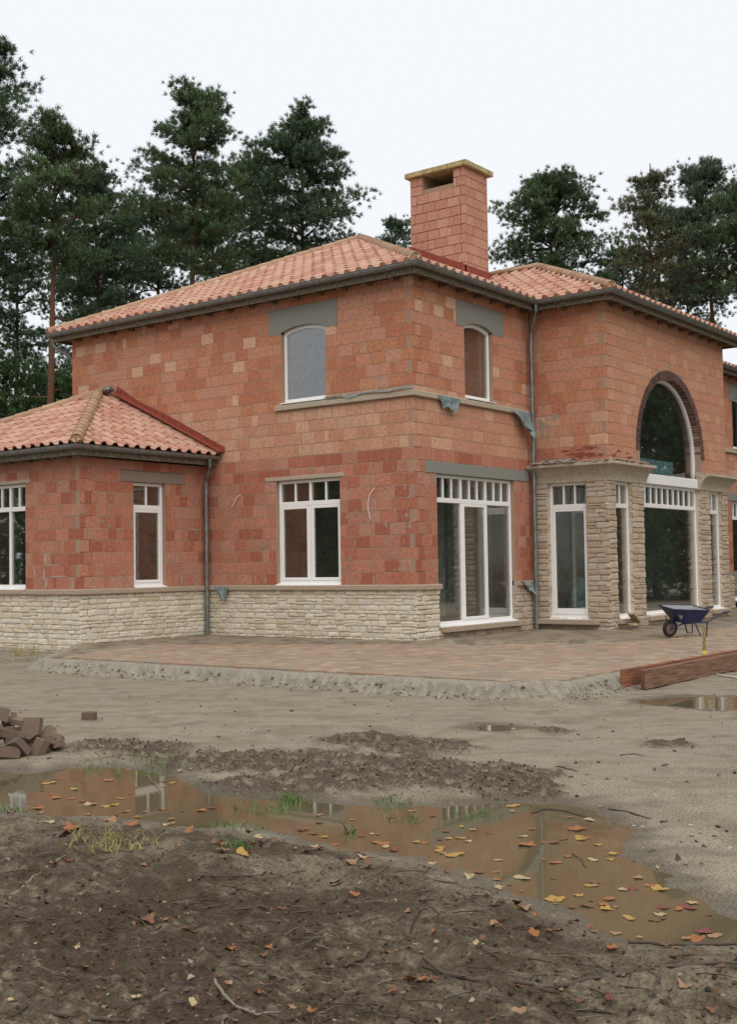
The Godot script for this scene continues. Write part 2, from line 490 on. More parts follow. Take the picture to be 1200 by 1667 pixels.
# a wall of clay blocks: the mortar core is the part, every block a piece on it
func block_wall(called: String, o: Vector3, u: Vector3, n: Vector3, length: float, y0: float, y1: float, opens: Array, zone: Callable, opt := {}) -> MeshInstance3D:
	var core: MeshInstance3D = opt.onto if opt.has("onto") else put(called, core_of(o, u, n, opt.get("core0", 0.013), length - opt.get("core1", 0.013), y0, y1, opens, opt.get("thick", 0.3), 0.0045), M.mortar, house)
	var basis := Basis(u, Vector3.UP, n)
	var depth := 0.11
	var items := []
	var row := 0
	var y := y0
	while y < y1 - 0.03:
		var h := minf(0.25, y1 - y)
		var cuts := []
		for q in opens:
			if q.has("r"):
				if y + h * 0.5 > q.y0 and y < q.ys + q.ro - 0.02:
					var yy: float = maxf(0.0, y + 0.13 - q.ys)
					var w: float = q.r if y + h < q.ys - 0.15 else sqrt(maxf(0.01, q.ro * q.ro - yy * yy)) - 0.01
					cuts.append([q.c - w, q.c + w])
			elif minf(y + h, q.y1) - maxf(y, q.y0) > 0.06:
				cuts.append([q.u0, q.u1])
		var odd := row % 2 == 1
		var a0: float = (depth + 0.012 if odd else 0.0) if opt.get("lap0", 0) == 1 else ((0.0 if odd else depth + 0.012) if opt.get("lap0", 0) == 2 else 0.0)
		var b0: float = length - ((depth + 0.012 if odd else 0.0) if opt.get("lap1", 0) == 1 else ((0.0 if odd else depth + 0.012) if opt.get("lap1", 0) == 2 else 0.0))
		for sp in spans(a0, b0, cuts):
			var x: float = sp[0]
			var shift: float = fposmod((0.19 if odd else 0.0) + 0.06 * sin(row * 2.4), 0.38)
			while x < sp[1] - 0.03:
				var nx: float = (floor((x - shift + 0.04) / 0.38) + 1.0) * 0.38 + shift
				nx += rng.randf_range(-0.012, 0.012)
				if rng.randf() < opt.get("halves", 0.1) and nx - x > 0.3: nx = x + (nx - x) * (0.5 if rng.randf() < 0.6 else 0.66)
				if nx > sp[1] - 0.07: nx = sp[1]
				var z: Array = zone.call(x, y, rng)
				items.append([x, nx, y, h, z[0], z[1]])
				x = nx
		y += 0.25
		row += 1
	for it in items:
		it.append((o + u * it[0] + Vector3.UP * it[2]).distance_to(EYE))
	items.sort_custom(func(p, q): return p[6] < q[6])
	var fill := Shape.new()
	var k := 0
	for it in items:
		var w: float = it[1] - it[0] - 0.011
		var jut := rng.randf_range(-0.003, 0.003)
		var b := Basis(u * w, Vector3.UP * (it[3] - 0.012), n * depth) * Basis(Vector3.FORWARD, 0)
		b = Basis(n, rng.randf_range(-0.006, 0.006)) * b
		var t := Transform3D(b, o + u * ((it[0] + it[1]) / 2) + Vector3.UP * (it[2] + it[3] / 2) + n * (jut - depth / 2))
		var m: Mesh = groove_meshes[rng.randi() % 3] if it[5] else brick_meshes[rng.randi() % 4]
		if k < opt.get("most", 300):
			var p := put("brick" if k == 0 else "brick_%03d" % k, m, it[4], core)
			p.transform = t
		else:
			fill.tint = (it[4] as StandardMaterial3D).albedo_color.srgb_to_linear()
			var arr := m.surface_get_arrays(0)
			var part := Shape.new()
			part.v = arr[Mesh.ARRAY_VERTEX]; part.n = arr[Mesh.ARRAY_NORMAL]
			part.c.resize(part.v.size()); part.c.fill(Color(1, 1, 1))
			fill.add(part, t)
		k += 1
	if fill.v.size():
		tag(put("brickwork", fill, M.fill, core), "", "", "", "stuff")
	return core


# mortar smeared over the blocks, as irregular flat dabs standing a few millimetres proud
func smears(parent: Node, o: Vector3, u: Vector3, n: Vector3, list: Array, m: Material, called := "mortar_smear") -> void:
	var s := Shape.new()
	for q in list:                                 # u, y, half width, half height
		var pts := []
		for i in 14:
			var a := TAU * i / 14
			pts.append(Vector2(q[0] + cos(a) * q[2] * rng.randf_range(0.3, 1.2), q[1] + sin(a) * q[3] * rng.randf_range(0.35, 1.2)))
		prism(s, pts, o, u, n, -0.02, 0.0035 + rng.randf() * 0.002)
	if s.v.size(): put(called, s, m, parent)


# a wall of squared rubble: the mortar core is the part, every stone a piece on it
func stone_wall(called: String, o: Vector3, u: Vector3, n: Vector3, length: float, y0: float, y1: float, opens: Array, mats: Array, opt := {}) -> MeshInstance3D:
	var core := put(called, core_of(o, u, n, opt.get("core0", 0.02), length - opt.get("core1", 0.02), y0, y1, opens, opt.get("thick", 0.26), opt.get("recess", 0.018)), M.stone_mortar, house)
	var y := y0
	var items := []
	var row := 0
	var hmin: float = opt.get("hmin", 0.07); var hmax: float = opt.get("hmax", 0.16)
	var lmin: float = opt.get("lmin", 0.16); var lmax: float = opt.get("lmax", 0.46)
	while y < y1 - 0.01:
		var h := rng.randf_range(hmin, hmax)
		if y1 - y - h < hmin: h = y1 - y
		var cuts := []
		for q in opens:
			if minf(y + h, q.y1) - maxf(y, q.y0) > 0.04: cuts.append([q.u0, q.u1])
		for sp in spans(-0.015 if row % 2 else 0.0, length + (0.0 if row % 2 else 0.015), cuts):
			var x: float = sp[0]
			while x < sp[1] - 0.02:
				var w := rng.randf_range(lmin, lmax)
				if sp[1] - x - w < lmin * 0.8: w = sp[1] - x
				if h > 0.115 and rng.randf() < opt.get("split", 0.3) and w < 0.4:
					var f := rng.randf_range(0.4, 0.6)
					items.append([x, x + w, y, h * f]); items.append([x, x + w, y + h * f, h * (1 - f)])
				else:
					items.append([x, x + w, y, h])
				x += w
		y += h
		row += 1
	for it in items:
		it.append((o + u * it[0] + Vector3.UP * it[2]).distance_to(EYE))
	items.sort_custom(func(p, q): return p[4] < q[4])
	var k := 0
	for it in items:
		var t := Transform3D(Basis(u * (it[1] - it[0] - 0.011), Vector3.UP * (it[3] - 0.01), n * 0.09), o + u * ((it[0] + it[1]) / 2) + Vector3.UP * (it[2] + it[3] / 2) + n * (rng.randf_range(-0.006, 0.012) - 0.03))
		t.basis = Basis(n, rng.randf_range(-0.035, 0.035) * opt.get("skew", 1.0)) * t.basis
		var p := put("stone" if k == 0 else "stone_%03d" % k, stone_meshes[rng.randi() % 9], mats[rng.randi() % mats.size()], core)
		p.transform = t
		k += 1
		if k >= 420: break
	return core


func arc_points(x0: float, x1: float, y: float, rise: float, steps: int) -> Array:      # along a segmental arch from x0 to x1
	var w := (x1 - x0) / 2
	var r := (w * w + rise * rise) / (2 * rise)
	var out := []
	for i in steps + 1:
		var x := lerpf(-w, w, float(i) / steps)
		out.append(Vector2((x0 + x1) / 2 + x, y + sqrt(r * r - x * x) - (r - rise)))
	return out


func pane(parent: Node, o: Vector3, u: Vector3, n: Vector3, x0: float, x1: float, y0: float, y1: float, z: float) -> void:
	if not M.has("pane_mesh"):
		var s := Shape.new()
		s.box(Vector3(0, 0, 0.8), Vector3(1, 1, 0.2)); s.box(Vector3(0, 0, 0.0), Vector3(1, 1, 0.2)); s.box(Vector3(0, 0, -0.8), Vector3(1, 1, 0.2))
		M.pane_mesh = s.mesh()
	var p := put("pane", M.pane_mesh, M.glass, parent)
	p.transform = Transform3D(Basis(u * (x1 - x0), Vector3.UP * (y1 - y0), n * 0.02), o + u * ((x0 + x1) / 2) + Vector3.UP * ((y0 + y1) / 2) + n * z)


func bar(parent: Node, called: String, o: Vector3, u: Vector3, n: Vector3, x0: float, x1: float, y0: float, y1: float, z: float, d: float, bev := 0.008) -> void:
	var s := Shape.new()
	s.box(o + u * ((x0 + x1) / 2) + Vector3.UP * ((y0 + y1) / 2) + n * z, Vector3(x1 - x0, y1 - y0, d), Basis(u, Vector3.UP, n), bev)
	put(called, s, M.frame, parent)


# a white framed window in a wall opening; cfg: transom, cols (relative widths), sash (per column), ups (lights above the transom), rise (of a segmental head)
func window(called: String, o: Vector3, u: Vector3, n: Vector3, x0: float, x1: float, y0: float, y1: float, cfg: Dictionary) -> Node3D:
	var w := base(called, Vector3.ZERO, 0, house)
	var z: float = -cfg.get("inset", 0.13)
	var f := 0.065
	var rise: float = cfg.get("rise", 0.0)
	bar(w, "jamb", o, u, n, x0, x0 + f, y0, y1, z, 0.075)
	bar(w, "jamb", o, u, n, x1 - f, x1, y0, y1, z, 0.075)
	bar(w, "bottom_rail", o, u, n, x0 + f + 0.001, x1 - f - 0.001, y0, y0 + f + 0.02, z, 0.073)
	var sl := Shape.new()                              # white weather sill
	prism(sl, [Vector2(0, 0), Vector2(0.17, -0.045), Vector2(0.17, -0.06), Vector2(0, -0.06)], o + u * x0 + Vector3.UP * (y0 + 0.035) + n * (z + 0.036), n, -u, -(x1 - x0) + 0.004, -0.004)
	put("weather_sill", sl, M.frame, w)
	var top := y1
	if rise > 0.0:
		var outer := arc_points(x0, x1, y1 - 0.002, rise, 12)
		var inner := arc_points(x0 + f, x1 - f, y1 - f, rise * 0.94, 12)
		inner.reverse()
		var s := Shape.new()
		prism(s, outer + inner, o, u, n, z - 0.037, z + 0.037)
		put("arched_head", s, M.frame, w)
		var g := Shape.new()
		var gl := [Vector2(x0 + f, y0 + f), Vector2(x1 - f, y0 + f)]
		inner.reverse()
		var back := inner.duplicate(); back.reverse()
		gl += back
		prism(g, gl, o, u, n, z + 0.014, z + 0.018); prism(g, gl, o, u, n, z - 0.002, z + 0.002); prism(g, gl, o, u, n, z - 0.018, z - 0.014)
		put("pane", g, M.glass, w)
		return w
	bar(w, "top_rail", o, u, n, x0 + f + 0.001, x1 - f - 0.001, y1 - f, y1, z, 0.073)
	var tr: float = cfg.get("transom", -99.0)
	var cols: Array = cfg.get("cols", [1])
	var total := 0.0
	for c in cols: total += c
	var ups: int = cfg.get("ups", 0)
	var lower_top := y1 - f
	if tr > -50:
		bar(w, "transom", o, u, n, x0 + f + 0.001, x1 - f - 0.001, tr - 0.05, tr + 0.05, z + 0.002, 0.078)
		lower_top = tr - 0.05
	var x := x0 + f
	var inner_w := x1 - x0 - 2 * f
	for i in cols.size():
		var nx: float = x + inner_w * cols[i] / total
		var a := x + (0.0 if i == 0 else 0.035); var b := nx - (0.0 if i == cols.size() - 1 else 0.035)
		if i < cols.size() - 1:
			bar(w, "mullion", o, u, n, nx - 0.035, nx + 0.035, y0 + f + 0.021, lower_top - 0.001, z, 0.075)
			if tr > -50: bar(w, "mullion", o, u, n, nx - 0.03, nx + 0.03, tr + 0.051, y1 - f - 0.001, z, 0.075)
		var yb := y0 + f + 0.02
		if cfg.get("sash", [])[i] if cfg.has("sash") else false:
			var e := 0.062
			var kick: float = cfg.get("kick", 0.062)
			bar(w, "sash_stile", o, u, n, a + 0.002, a + e, yb + 0.003, lower_top - 0.003, z + 0.02, 0.06)
			bar(w, "sash_stile", o, u, n, b - e, b - 0.002, yb + 0.003, lower_top - 0.003, z + 0.02, 0.06)
			bar(w, "sash_rail", o, u, n, a + e + 0.001, b - e - 0.001, yb + 0.003, yb + kick, z + 0.02, 0.058)
			bar(w, "sash_rail", o, u, n, a + e + 0.001, b - e - 0.001, lower_top - e, lower_top - 0.003, z + 0.02, 0.058)
			pane(w, o, u, n, a + e, b - e, yb + kick, lower_top - e, z + 0.02)
		else:
			pane(w, o, u, n, a, b, yb, lower_top, z)
		if tr > -50:
			var per: int = int(round(ups * cols[i] / total))
			var ga := x + (0.0 if i == 0 else 0.03); var gb := nx - (0.0 if i == cols.size() - 1 else 0.03)
			for k in per:
				var p0 := lerpf(ga, gb, float(k) / per); var p1 := lerpf(ga, gb, (k + 1.0) / per)
				if k > 0: bar(w, "glazing_bar", o, u, n, p0 - 0.02, p0 + 0.02, tr + 0.051, y1 - f - 0.001, z + 0.004, 0.06)
				pane(w, o, u, n, p0 + (0.02 if k > 0 else 0.0), p1 - (0.02 if k < per - 1 else 0.0), tr + 0.05, y1 - f, z)
		x = nx
	return w


# ------------------------------------------------------------------ roofs
func clip_shape(src: Shape, keep: Callable) -> Shape:      # keep(point) >= 0 stays
	var out := Shape.new()
	for i in range(0, src.v.size(), 3):
		var poly := [src.v[i], src.v[i + 2], src.v[i + 1]]
		var res := []
		for k in 3:
			var a: Vector3 = poly[k]; var b: Vector3 = poly[(k + 1) % 3]
			var da: float = keep.call(a); var db: float = keep.call(b)
			if da >= 0: res.append(a)
			if (da >= 0) != (db >= 0): res.append(a.lerp(b, da / (da - db)))
		for k in range(1, res.size() - 1):
			out.tri(res[0], res[k], res[k + 1])
	return out


# a slope of clay tiles; corner o on the eaves line, u along the eaves, s up the slope, outline in (along, up)
func tiled_slope(called: String, o: Vector3, u: Vector3, s: Vector3, outline: Array, bedded := true) -> MeshInstance3D:
	var n := u.cross(s).normalized()
	var under := Shape.new()
	for k in range(1, outline.size() - 1):
		var p := func(q: Vector2) -> Vector3: return o + u * q.x + s * q.y
		under.tri(p.call(outline[0]), p.call(outline[k]), p.call(outline[k + 1]))
	var roof := put(called, under, M.underlay, house)
	var lo := Vector2(1e9, 1e9); var hi := Vector2(-1e9, -1e9)
	for q: Vector2 in outline:
		lo = lo.min(q); hi = hi.max(q)
	var made := 0
	var list := []
	var y := lo.y
	while y < hi.y:
		var x := lo.x
		while x < hi.x:
			list.append(Vector2(x, y)); x += 0.3
		y += 0.4
	list.sort_custom(func(p, q): return (o + u * p.x + s * p.y).distance_to(EYE) < (o + u * q.x + s * q.y).distance_to(EYE))
	for c: Vector2 in list:
		var inside := true; var touch := true
		var cuts := []
		for k in outline.size():
			var a: Vector2 = outline[k]; var b: Vector2 = outline[(k + 1) % outline.size()]
			var e := (b - a).normalized(); var nn := Vector2(-e.y, e.x)
			if absf(e.y) < 0.01: continue
			var all_in := true; var any := false
			for q in [Vector2(0, 0), Vector2(0.305, 0), Vector2(0.305, 0.42), Vector2(0, 0.42)]:
				var d := nn.dot(c + q - a)
				if d < -0.005: all_in = false
				if d > 0.02: any = true
			if not any: touch = false
			if not all_in: cuts.append([nn, nn.dot(a - c)])
		if not touch: continue
		var stopped: bool = bedded and c.y < 0.01
		var ms: Mesh = M.tile_bedded_mesh if stopped else tile_mesh
		if cuts.size():
			var sh: Shape = M.tile_bedded if stopped else M.tile_shape
			for q in cuts:
				var nn2: Vector2 = q[0]; var lim: float = q[1]
				sh = clip_shape(sh, func(p: Vector3) -> float: return nn2.x * p.x + nn2.y * p.y - lim)
			if sh.v.size() < 3: continue
			ms = sh.mesh()
		var t := put("roof_tile" if made == 0 else "roof_tile_%03d" % made, ms, M.tile[rng.randi() % M.tile.size()], roof)
		t.transform = Transform3D(Basis(n, rng.randf_range(-0.012, 0.012)) * Basis(u, s, n), o + u * c.x + s * c.y + n * (0.012 + rng.randf_range(-0.004, 0.004)))
		made += 1
	return roof


func hip_tiles(parent: Node, a: Vector3, b: Vector3, r := 0.115) -> void:
	if not M.has("hip_mesh"):
		var s := Shape.new()
		for i in 8:
			var t0 := PI * (i / 8.0) * 1.1 - 0.157; var t1 := PI * ((i + 1) / 8.0) * 1.1 - 0.157
			var p0 := Vector3(cos(t0), sin(t0), 0); var p1 := Vector3(cos(t1), sin(t1), 0)
			s.quad(p0 + Vector3(0, 0, 0), p1, p1 * 0.82 + Vector3(0, 0, -1), p0 * 0.82 + Vector3(0, 0, -1))
			s.quad(p0 * 0.84, p1 * 0.84, p1, p0)
		M.hip_mesh = s.mesh()
	var d := b - a
	var count := int(d.length() / 0.34)
	var f := d.normalized()
	var x := f.cross(Vector3.UP).normalized()
	for i in count:
		var t := put("ridge_tile", M.hip_mesh, M.ridge[rng.randi() % 3], parent)
		t.transform = Transform3D(Basis(x * r, x.cross(f) * r, -f * 0.4), a + d * (float(i) / count) + Vector3.UP * 0.01)
	var e := Shape.new()                               # mortar stop under the lowest ridge tile
	e.box(a + f * 0.03 + Vector3.UP * 0.02, Vector3(r * 1.7, r * 1.2, 0.05), Basis(x, x.cross(f), -f), 0.02)
	put("mortar_stop", e, M.ridge[0], parent)


# ------------------------------------------------------------------ the house
const PITCH := 0.455

func slope_dir(out: Vector3) -> Vector3:                    # up the slope of a roof that faces out
	return (-out + Vector3.UP * PITCH).normalized()


func build_house() -> void:
	house = base("brick_house")
	tag(house, "unfinished two-storey house of red clay blocks with hipped tile roofs and stone plinth", "house")
	rng.seed = 4242
	var X := Vector3(1, 0, 0)
	var Z := Vector3(0, 0, 1)
	var wl := FastNoiseLite.new()
	wl.seed = 5; wl.frequency = 0.22
	var zone_main := func(off: float, y: float, r: RandomNumberGenerator) -> Array:
		if y < 2.7: return [M.zones.low[r.randi() % 6], r.randf() < 0.45]
		var edge := 3.7 + 0.35 * wl.get_noise_2d(off * 1.5, 3.0)
		if y < edge + 0.1: return [M.zones.pale[r.randi() % 5] if r.randf() < 0.88 else M.zones.high[3], false]
		if r.randf() < 0.05: return [M.zones.high[5], false]
		var tone := wl.get_noise_2d(off * 2.2 + 50.0, y * 4.0) + 0.5 * r.randf_range(-1, 1)
		return [M.zones.high[2] if tone < -0.35 else (M.zones.high[r.randi() % 2 * 4] if tone < 0.0 else (M.zones.high[1] if tone < 0.3 else M.zones.high[3])), false]
	var zone_low := func(_off: float, _y: float, r: RandomNumberGenerator) -> Array: return [M.zones.low[r.randi() % 6], r.randf() < 0.45]
	var zone_bay := func(_off: float, y: float, r: RandomNumberGenerator) -> Array:
		if y < 2.9: return [M.zones.low[r.randi() % 3], false]
		if y < 3.7: return [M.zones.pale[r.randi() % 5] if r.randf() < 0.7 else M.zones.bay[r.randi() % 5], false]
		return [M.zones.bay[r.randi() % 5], false]
	var zone_front := func(_off: float, _y: float, r: RandomNumberGenerator) -> Array: return [M.zones.front[r.randi() % 5], false]
	var zone_stack := func(_off: float, _y: float, r: RandomNumberGenerator) -> Array: return [M.zones.stack[r.randi() % 3], false]

	# long facade with two windows
	var oa := Vector3(-10.5, 0, 0)
	var a_open := [{"u0": 6.83, "u1": 8.6, "y0": 0.0, "y1": 2.25}, {"u0": 7.03, "u1": 8.26, "y0": 3.9, "y1": 5.59}]
	var wa := block_wall("wall", oa, X, Z, 10.5, 0.0, 6.2, a_open + [{"u0": 6.67, "u1": 8.59, "y0": 5.5, "y1": 6.0}], zone_main, {"lap1": 1})
	var list := []
	for i in 60: list.append([rng.randf_range(4.9, 10.4), 0.13 + 0.25 * rng.randi_range(0, 9) + rng.randf_range(-0.03, 0.03), rng.randf_range(0.012, 0.03), rng.randf_range(0.05, 0.12)])
	for i in 6: list.append([rng.randf_range(4.9, 10.3), rng.randf_range(0.1, 2.6), rng.randf_range(0.05, 0.16), rng.randf_range(0.04, 0.1)])
	for i in 8: list.append([rng.randf_range(8.7, 9.1), rng.randf_range(0.2, 2.6), rng.randf_range(0.04, 0.1), rng.randf_range(0.03, 0.09)])
	list = list.filter(func(q): return not (q[0] > 6.7 and q[0] < 8.7 and q[1] < 2.4))
	smears(wa, oa, X, Z, list, M.patch)
	list = []
	for i in 14: list.append([rng.randf_range(9.7, 10.4), rng.randf_range(0.3, 2.5), rng.randf_range(0.02, 0.07), rng.randf_range(0.03, 0.1)])
	for i in 10: list.append([rng.randf_range(0.4, 10.0), rng.randf_range(4.2, 5.9), rng.randf_range(0.03, 0.09), rng.randf_range(0.02, 0.06)])
	list = list.filter(func(q): return not (q[0] > 6.9 and q[0] < 8.4))
	smears(wa, oa, X, Z, list, M.smear)
	# short facade up to the bay
	var ob := Vector3(0, 0, 0)
	var b_open := [{"u0": 0.8, "u1": 3.92, "y0": -0.9, "y1": 2.25}, {"u0": 1.95, "u1": 3.1, "y0": 3.9, "y1": 5.59}]
	var b_heads := [{"u0": 0.39, "u1": 4.57, "y0": 2.25, "y1": 2.5}, {"u0": 1.65, "u1": 3.57, "y0": 5.5, "y1": 6.0}]
	var wb := block_wall("wall", ob, -Z, X, 4.76, 0.0, 6.2, b_open + b_heads, zone_main, {"lap0": 2, "core0": 0.32, "core1": 0.0})
	list = []
	for i in 24: list.append([rng.randf_range(0.15, 0.72), 0.13 + 0.25 * rng.randi_range(0, 9), rng.randf_range(0.015, 0.05), rng.randf_range(0.05, 0.11)])
	for i in 20: list.append([rng.randf_range(3.96, 4.7), rng.randf_range(0.1, 2.2), rng.randf_range(0.01, 0.03), rng.randf_range(0.04, 0.11)])
	smears(wb, ob, -Z, X, list, M.patch)
	# the bay: blocks above the cornice
	var oc := Vector3(0, 0, -4.76)
	var wc := block_wall("wall", oc, X, Z, 1.89, 2.5, 6.2, [], zone_bay, {"lap1": 1})
	smears(wc, oc, X, Z, [[0.25, 3.55, 0.12, 0.25], [0.45, 3.35, 0.05, 0.3], [0.12, 3.1, 0.03, 0.35], [0.62, 3.7, 0.12, 0.1]], M.smear)
	list = []
	for i in 16: list.append([rng.randf_range(0.75, 1.75), rng.randf_range(2.72, 2.98), rng.randf_range(0.05, 0.2), rng.randf_range(0.015, 0.045)])
	smears(wc, oc, X, Z, list, M.rust_stain, "red_stain")
	var od := Vector3(1.89, 0, -4.76)
	var arch := {"r": 1.86, "ro": 2.08, "c": 3.6, "y0": 2.5, "ys": 2.98}
	var wd := block_wall("wall", od, -Z, X, 7.2, 2.5, 6.2, [arch], zone_front, {"lap0": 2, "core0": 0.32})
	list = []
	for i in 10: list.append([rng.randf_range(0.2, 1.2), rng.randf_range(2.74, 2.9), rng.randf_range(0.05, 0.15), rng.randf_range(0.01, 0.03)])
	smears(wd, od, -Z, X, list, M.rust_stain, "red_stain")
	# far end of that facade, past the bay
	var oe := Vector3(0, 0, -11.96)
	block_wall("wall", oe, -Z, X, 11.0, 0.0, 6.2, [{"u0": 5.5, "u1": 8.62, "y0": -0.9, "y1": 2.25}, {"u0": 5.75, "u1": 6.9, "y0": 3.9, "y1": 5.59}, {"u0": 5.1, "u1": 9.28, "y0": 2.25, "y1": 2.5}, {"u0": 5.45, "u1": 7.2, "y0": 5.5, "y1": 6.0}], zone_main, {"core0": 0.0, "most": 60})
	# the low annex
	var of := Vector3(-5.78, 0, 3.65)
	var wf := block_wall("wall", of, -Z, X, 3.65, 0.0, 2.7, [{"u0": 1.45, "u1": 2.37, "y0": 0.0, "y1": 2.25}, {"u0": 1.1, "u1": 2.96, "y0": 2.25, "y1": 2.5}], zone_low, {"lap0": 2, "core0": 0.32, "core1": 0.0, "halves": 0.25})
	list = []
	for i in 38: list.append([rng.randf_range(0.1, 3.5), 0.13 + 0.25 * rng.randi_range(0, 9), rng.randf_range(0.012, 0.035), rng.randf_range(0.05, 0.11)])
	for i in 12: list.append([rng.randf_range(0.1, 3.5), rng.randf_range(0.1, 2.4), rng.randf_range(0.05, 0.12), rng.randf_range(0.04, 0.1)])
	list = list.filter(func(q): return not (q[0] > 1.35 and q[0] < 2.47))
	smears(wf, of, -Z, X, list, M.patch)
	var og := Vector3(-12.6, 0, 3.65)
	var wg := block_wall("wall", og, X, Z, 6.82, 0.0, 2.7, [{"u0": 3.75, "u1": 5.05, "y0": 0.0, "y1": 2.25}], zone_low, {"lap1": 1, "halves": 0.2})
	smears(wg, og, X, Z, [[5.72, 0.62, 0.03, 0.12], [5.68, 0.3, 0.025, 0.13], [5.74, 0.13, 0.03, 0.13], [5.35, 0.38, 0.02, 0.12], [6.6, 0.12, 0.02, 0.11], [6.1, 0.26, 0.45, 0.012], [5.9, 0.5, 0.4, 0.012]], M.lime)
	smears(wf, of, -Z, X, [[2.85, 0.15, 0.015, 0.12], [3.2, 1.26, 0.35, 0.012]], M.lime)
	smears(wa, oa, X, Z, [[9.45, 0.12, 0.015, 0.11], [6.2, 0.12, 0.015, 0.11], [6.5, 0.12, 0.015, 0.11]], M.lime)
	# walls the photograph does not show, closing the house
	var closed := Shape.new()
	closed.box(Vector3(-10.35, 3.1, -11.5), Vector3(0.27, 6.2, 22.3))
	closed.box(Vector3(-5.25, 3.1, -22.81), Vector3(9.9, 6.2, 0.27))
	closed.box(Vector3(0.8, 3.1, -11.82), Vector3(1.6, 6.2, 0.25))
	closed.box(Vector3(-12.45, 0.7, 2.0), Vector3(0.27, 4.0, 3.0))
	put("wall", closed, M.zones.high[0], house)

	# plinth and piers of squared stone
	stone_wall("plinth", Vector3(-5.78, 0, 0.015), X, Z, 5.79, -1.3, -0.11, [], M.stone, {"hmin": 0.065, "hmax": 0.145, "lmin": 0.13, "lmax": 0.38, "recess": 0.004, "skew": 1.8})
	stone_wall("plinth", Vector3(0.015, 0, 0.02), -Z, X, 0.82, -1.3, -0.11, [], M.stone, {"core0": 0.3, "lmin": 0.2, "lmax": 0.42})
	stone_wall("plinth", Vector3(0.015, 0, -3.92), -Z, X, 0.84, -1.3, -0.11, [], M.pier_stone, {"core1": 0.0})
	stone_wall("plinth", Vector3(-5.765, 0, 3.66), -Z, X, 3.66, -1.4, -0.11, [], M.stone, {"hmin": 0.065, "hmax": 0.145, "lmin": 0.13, "lmax": 0.38, "recess": 0.004, "skew": 1.8, "core0": 0.3, "core1": 0.0})
	stone_wall("plinth", Vector3(-9.4, 0, 3.665), X, Z, 3.63, -1.4, -0.11, [], M.stone, {"hmin": 0.065, "hmax": 0.145, "lmin": 0.13, "lmax": 0.38, "recess": 0.004, "skew": 1.8})
	var po := {"hmin": 0.09, "hmax": 0.155, "lmin": 0.18, "lmax": 0.42, "split": 0.1}
	stone_wall("pier_wall", Vector3(0, 0, -4.745), X, Z, 1.9, -1.3, 2.25, [{"u0": 0.39, "u1": 1.37, "y0": -0.86, "y1": 2.2}], M.pier_stone, po)
	var po2 := po.duplicate(); po2.core0 = 0.3
	stone_wall("pier_wall", Vector3(1.905, 0, -4.74), -Z, X, 7.2, -1.3, 2.25, [{"u0": 0.41, "u1": 1.24, "y0": -0.86, "y1": 2.2}, {"u0": 1.86, "u1": 5.34, "y0": -0.86, "y1": 2.5}, {"u0": 5.96, "u1": 6.79, "y0": -0.86, "y1": 2.2}], M.pier_stone, po2)
	stone_wall("plinth", Vector3(0.015, 0, -11.96), -Z, X, 5.5, -1.3, -0.11, [], M.pier_stone)

	# coping, string course, cornice, sills
	var s := Shape.new()
	var cp := [Vector2(-0.06, -0.11), Vector2(0.085, -0.11), Vector2(0.09, -0.1), Vector2(0.09, -0.02), Vector2(0.08, -0.008), Vector2(0.004, 0.002), Vector2(-0.06, 0.002)]
	var edge := [Vector2(-12.6, 3.65), Vector2(-5.78, 3.65), Vector2(-5.78, 0), Vector2(0, 0), Vector2(0, -0.82)]
	s.sweep(cp, edge)
	put("coping", s, M.coping, house)
	s = Shape.new()
	s.sweep(cp, [Vector2(0, -3.92), Vector2(0, -4.74)])
	put("coping", s, M.coping, house)
	s = Shape.new()
	s.sweep([Vector2(-0.05, 3.77), Vector2(0.07, 3.77), Vector2(0.078, 3.78), Vector2(0.078, 3.87), Vector2(0.06, 3.885), Vector2(-0.05, 3.92)], [Vector2(-3.62, 0), Vector2(0, 0), Vector2(0, -4.74)])
	put("string_course", s, M.string_stone, house)
	s = Shape.new()
	s.sweep([Vector2(-0.05, 3.77), Vector2(0.078, 3.77), Vector2(0.078, 3.87), Vector2(-0.05, 3.92)], [Vector2(0, -11.97), Vector2(0, -22.9)])
	put("string_course", s, M.string_stone, house)
	var cove := [Vector2(-0.05, 2.2), Vector2(0.05, 2.2), Vector2(0.055, 2.26), Vector2(0.075, 2.34), Vector2(0.12, 2.42), Vector2(0.19, 2.49), Vector2(0.27, 2.535), Vector2(0.31, 2.545), Vector2(0.31, 2.61), Vector2(-0.05, 2.66)]
	s = Shape.new()
	s.sweep(cove, [Vector2(0.02, -4.76), Vector2(1.89, -4.76), Vector2(1.89, -6.72)])
	put("cornice", s, M.cornice, house)
	s = Shape.new()
	s.sweep(cove, [Vector2(1.89, -10.0), Vector2(1.89, -11.96), Vector2(0.1, -11.96)])
	put("cornice", s, M.cornice, house)
	# a seam of rough mortar along the top edge of the cornice
	s = Shape.new()
	for i in 26:
		var t := i / 25.0
		var p := Vector3(lerpf(0.3, 2.1, t * 2), 2.64, -4.5) if t < 0.5 else Vector3(2.12, 2.64, lerpf(-4.6, -6.335, t * 2 - 1))
		s.box(p + Vector3(rng.randf_range(-0.05, 0.05), 0, rng.randf_range(-0.05, 0.05)), Vector3(rng.randf_range(0.08, 0.22), rng.randf_range(0.02, 0.05), rng.randf_range(0.08, 0.2)), Basis(Vector3(rng.randf(), 1, rng.randf()).normalized(), rng.randf() * 0.3), 0.015)
	put("mortar_ridge", s, M.smear, house)
	var sills := [[0.03, -0.82, -4.05, -0.99, -0.88, 0.0, 0.15], [1.9, -5.02, -6.12, -0.99, -0.88, 1.8, 0.12], [1.9, -6.62, -10.1, -0.99, -0.88, 1.8, 0.12], [1.9, -10.6, -11.7, -0.99, -0.88, 1.8, 0.12]]
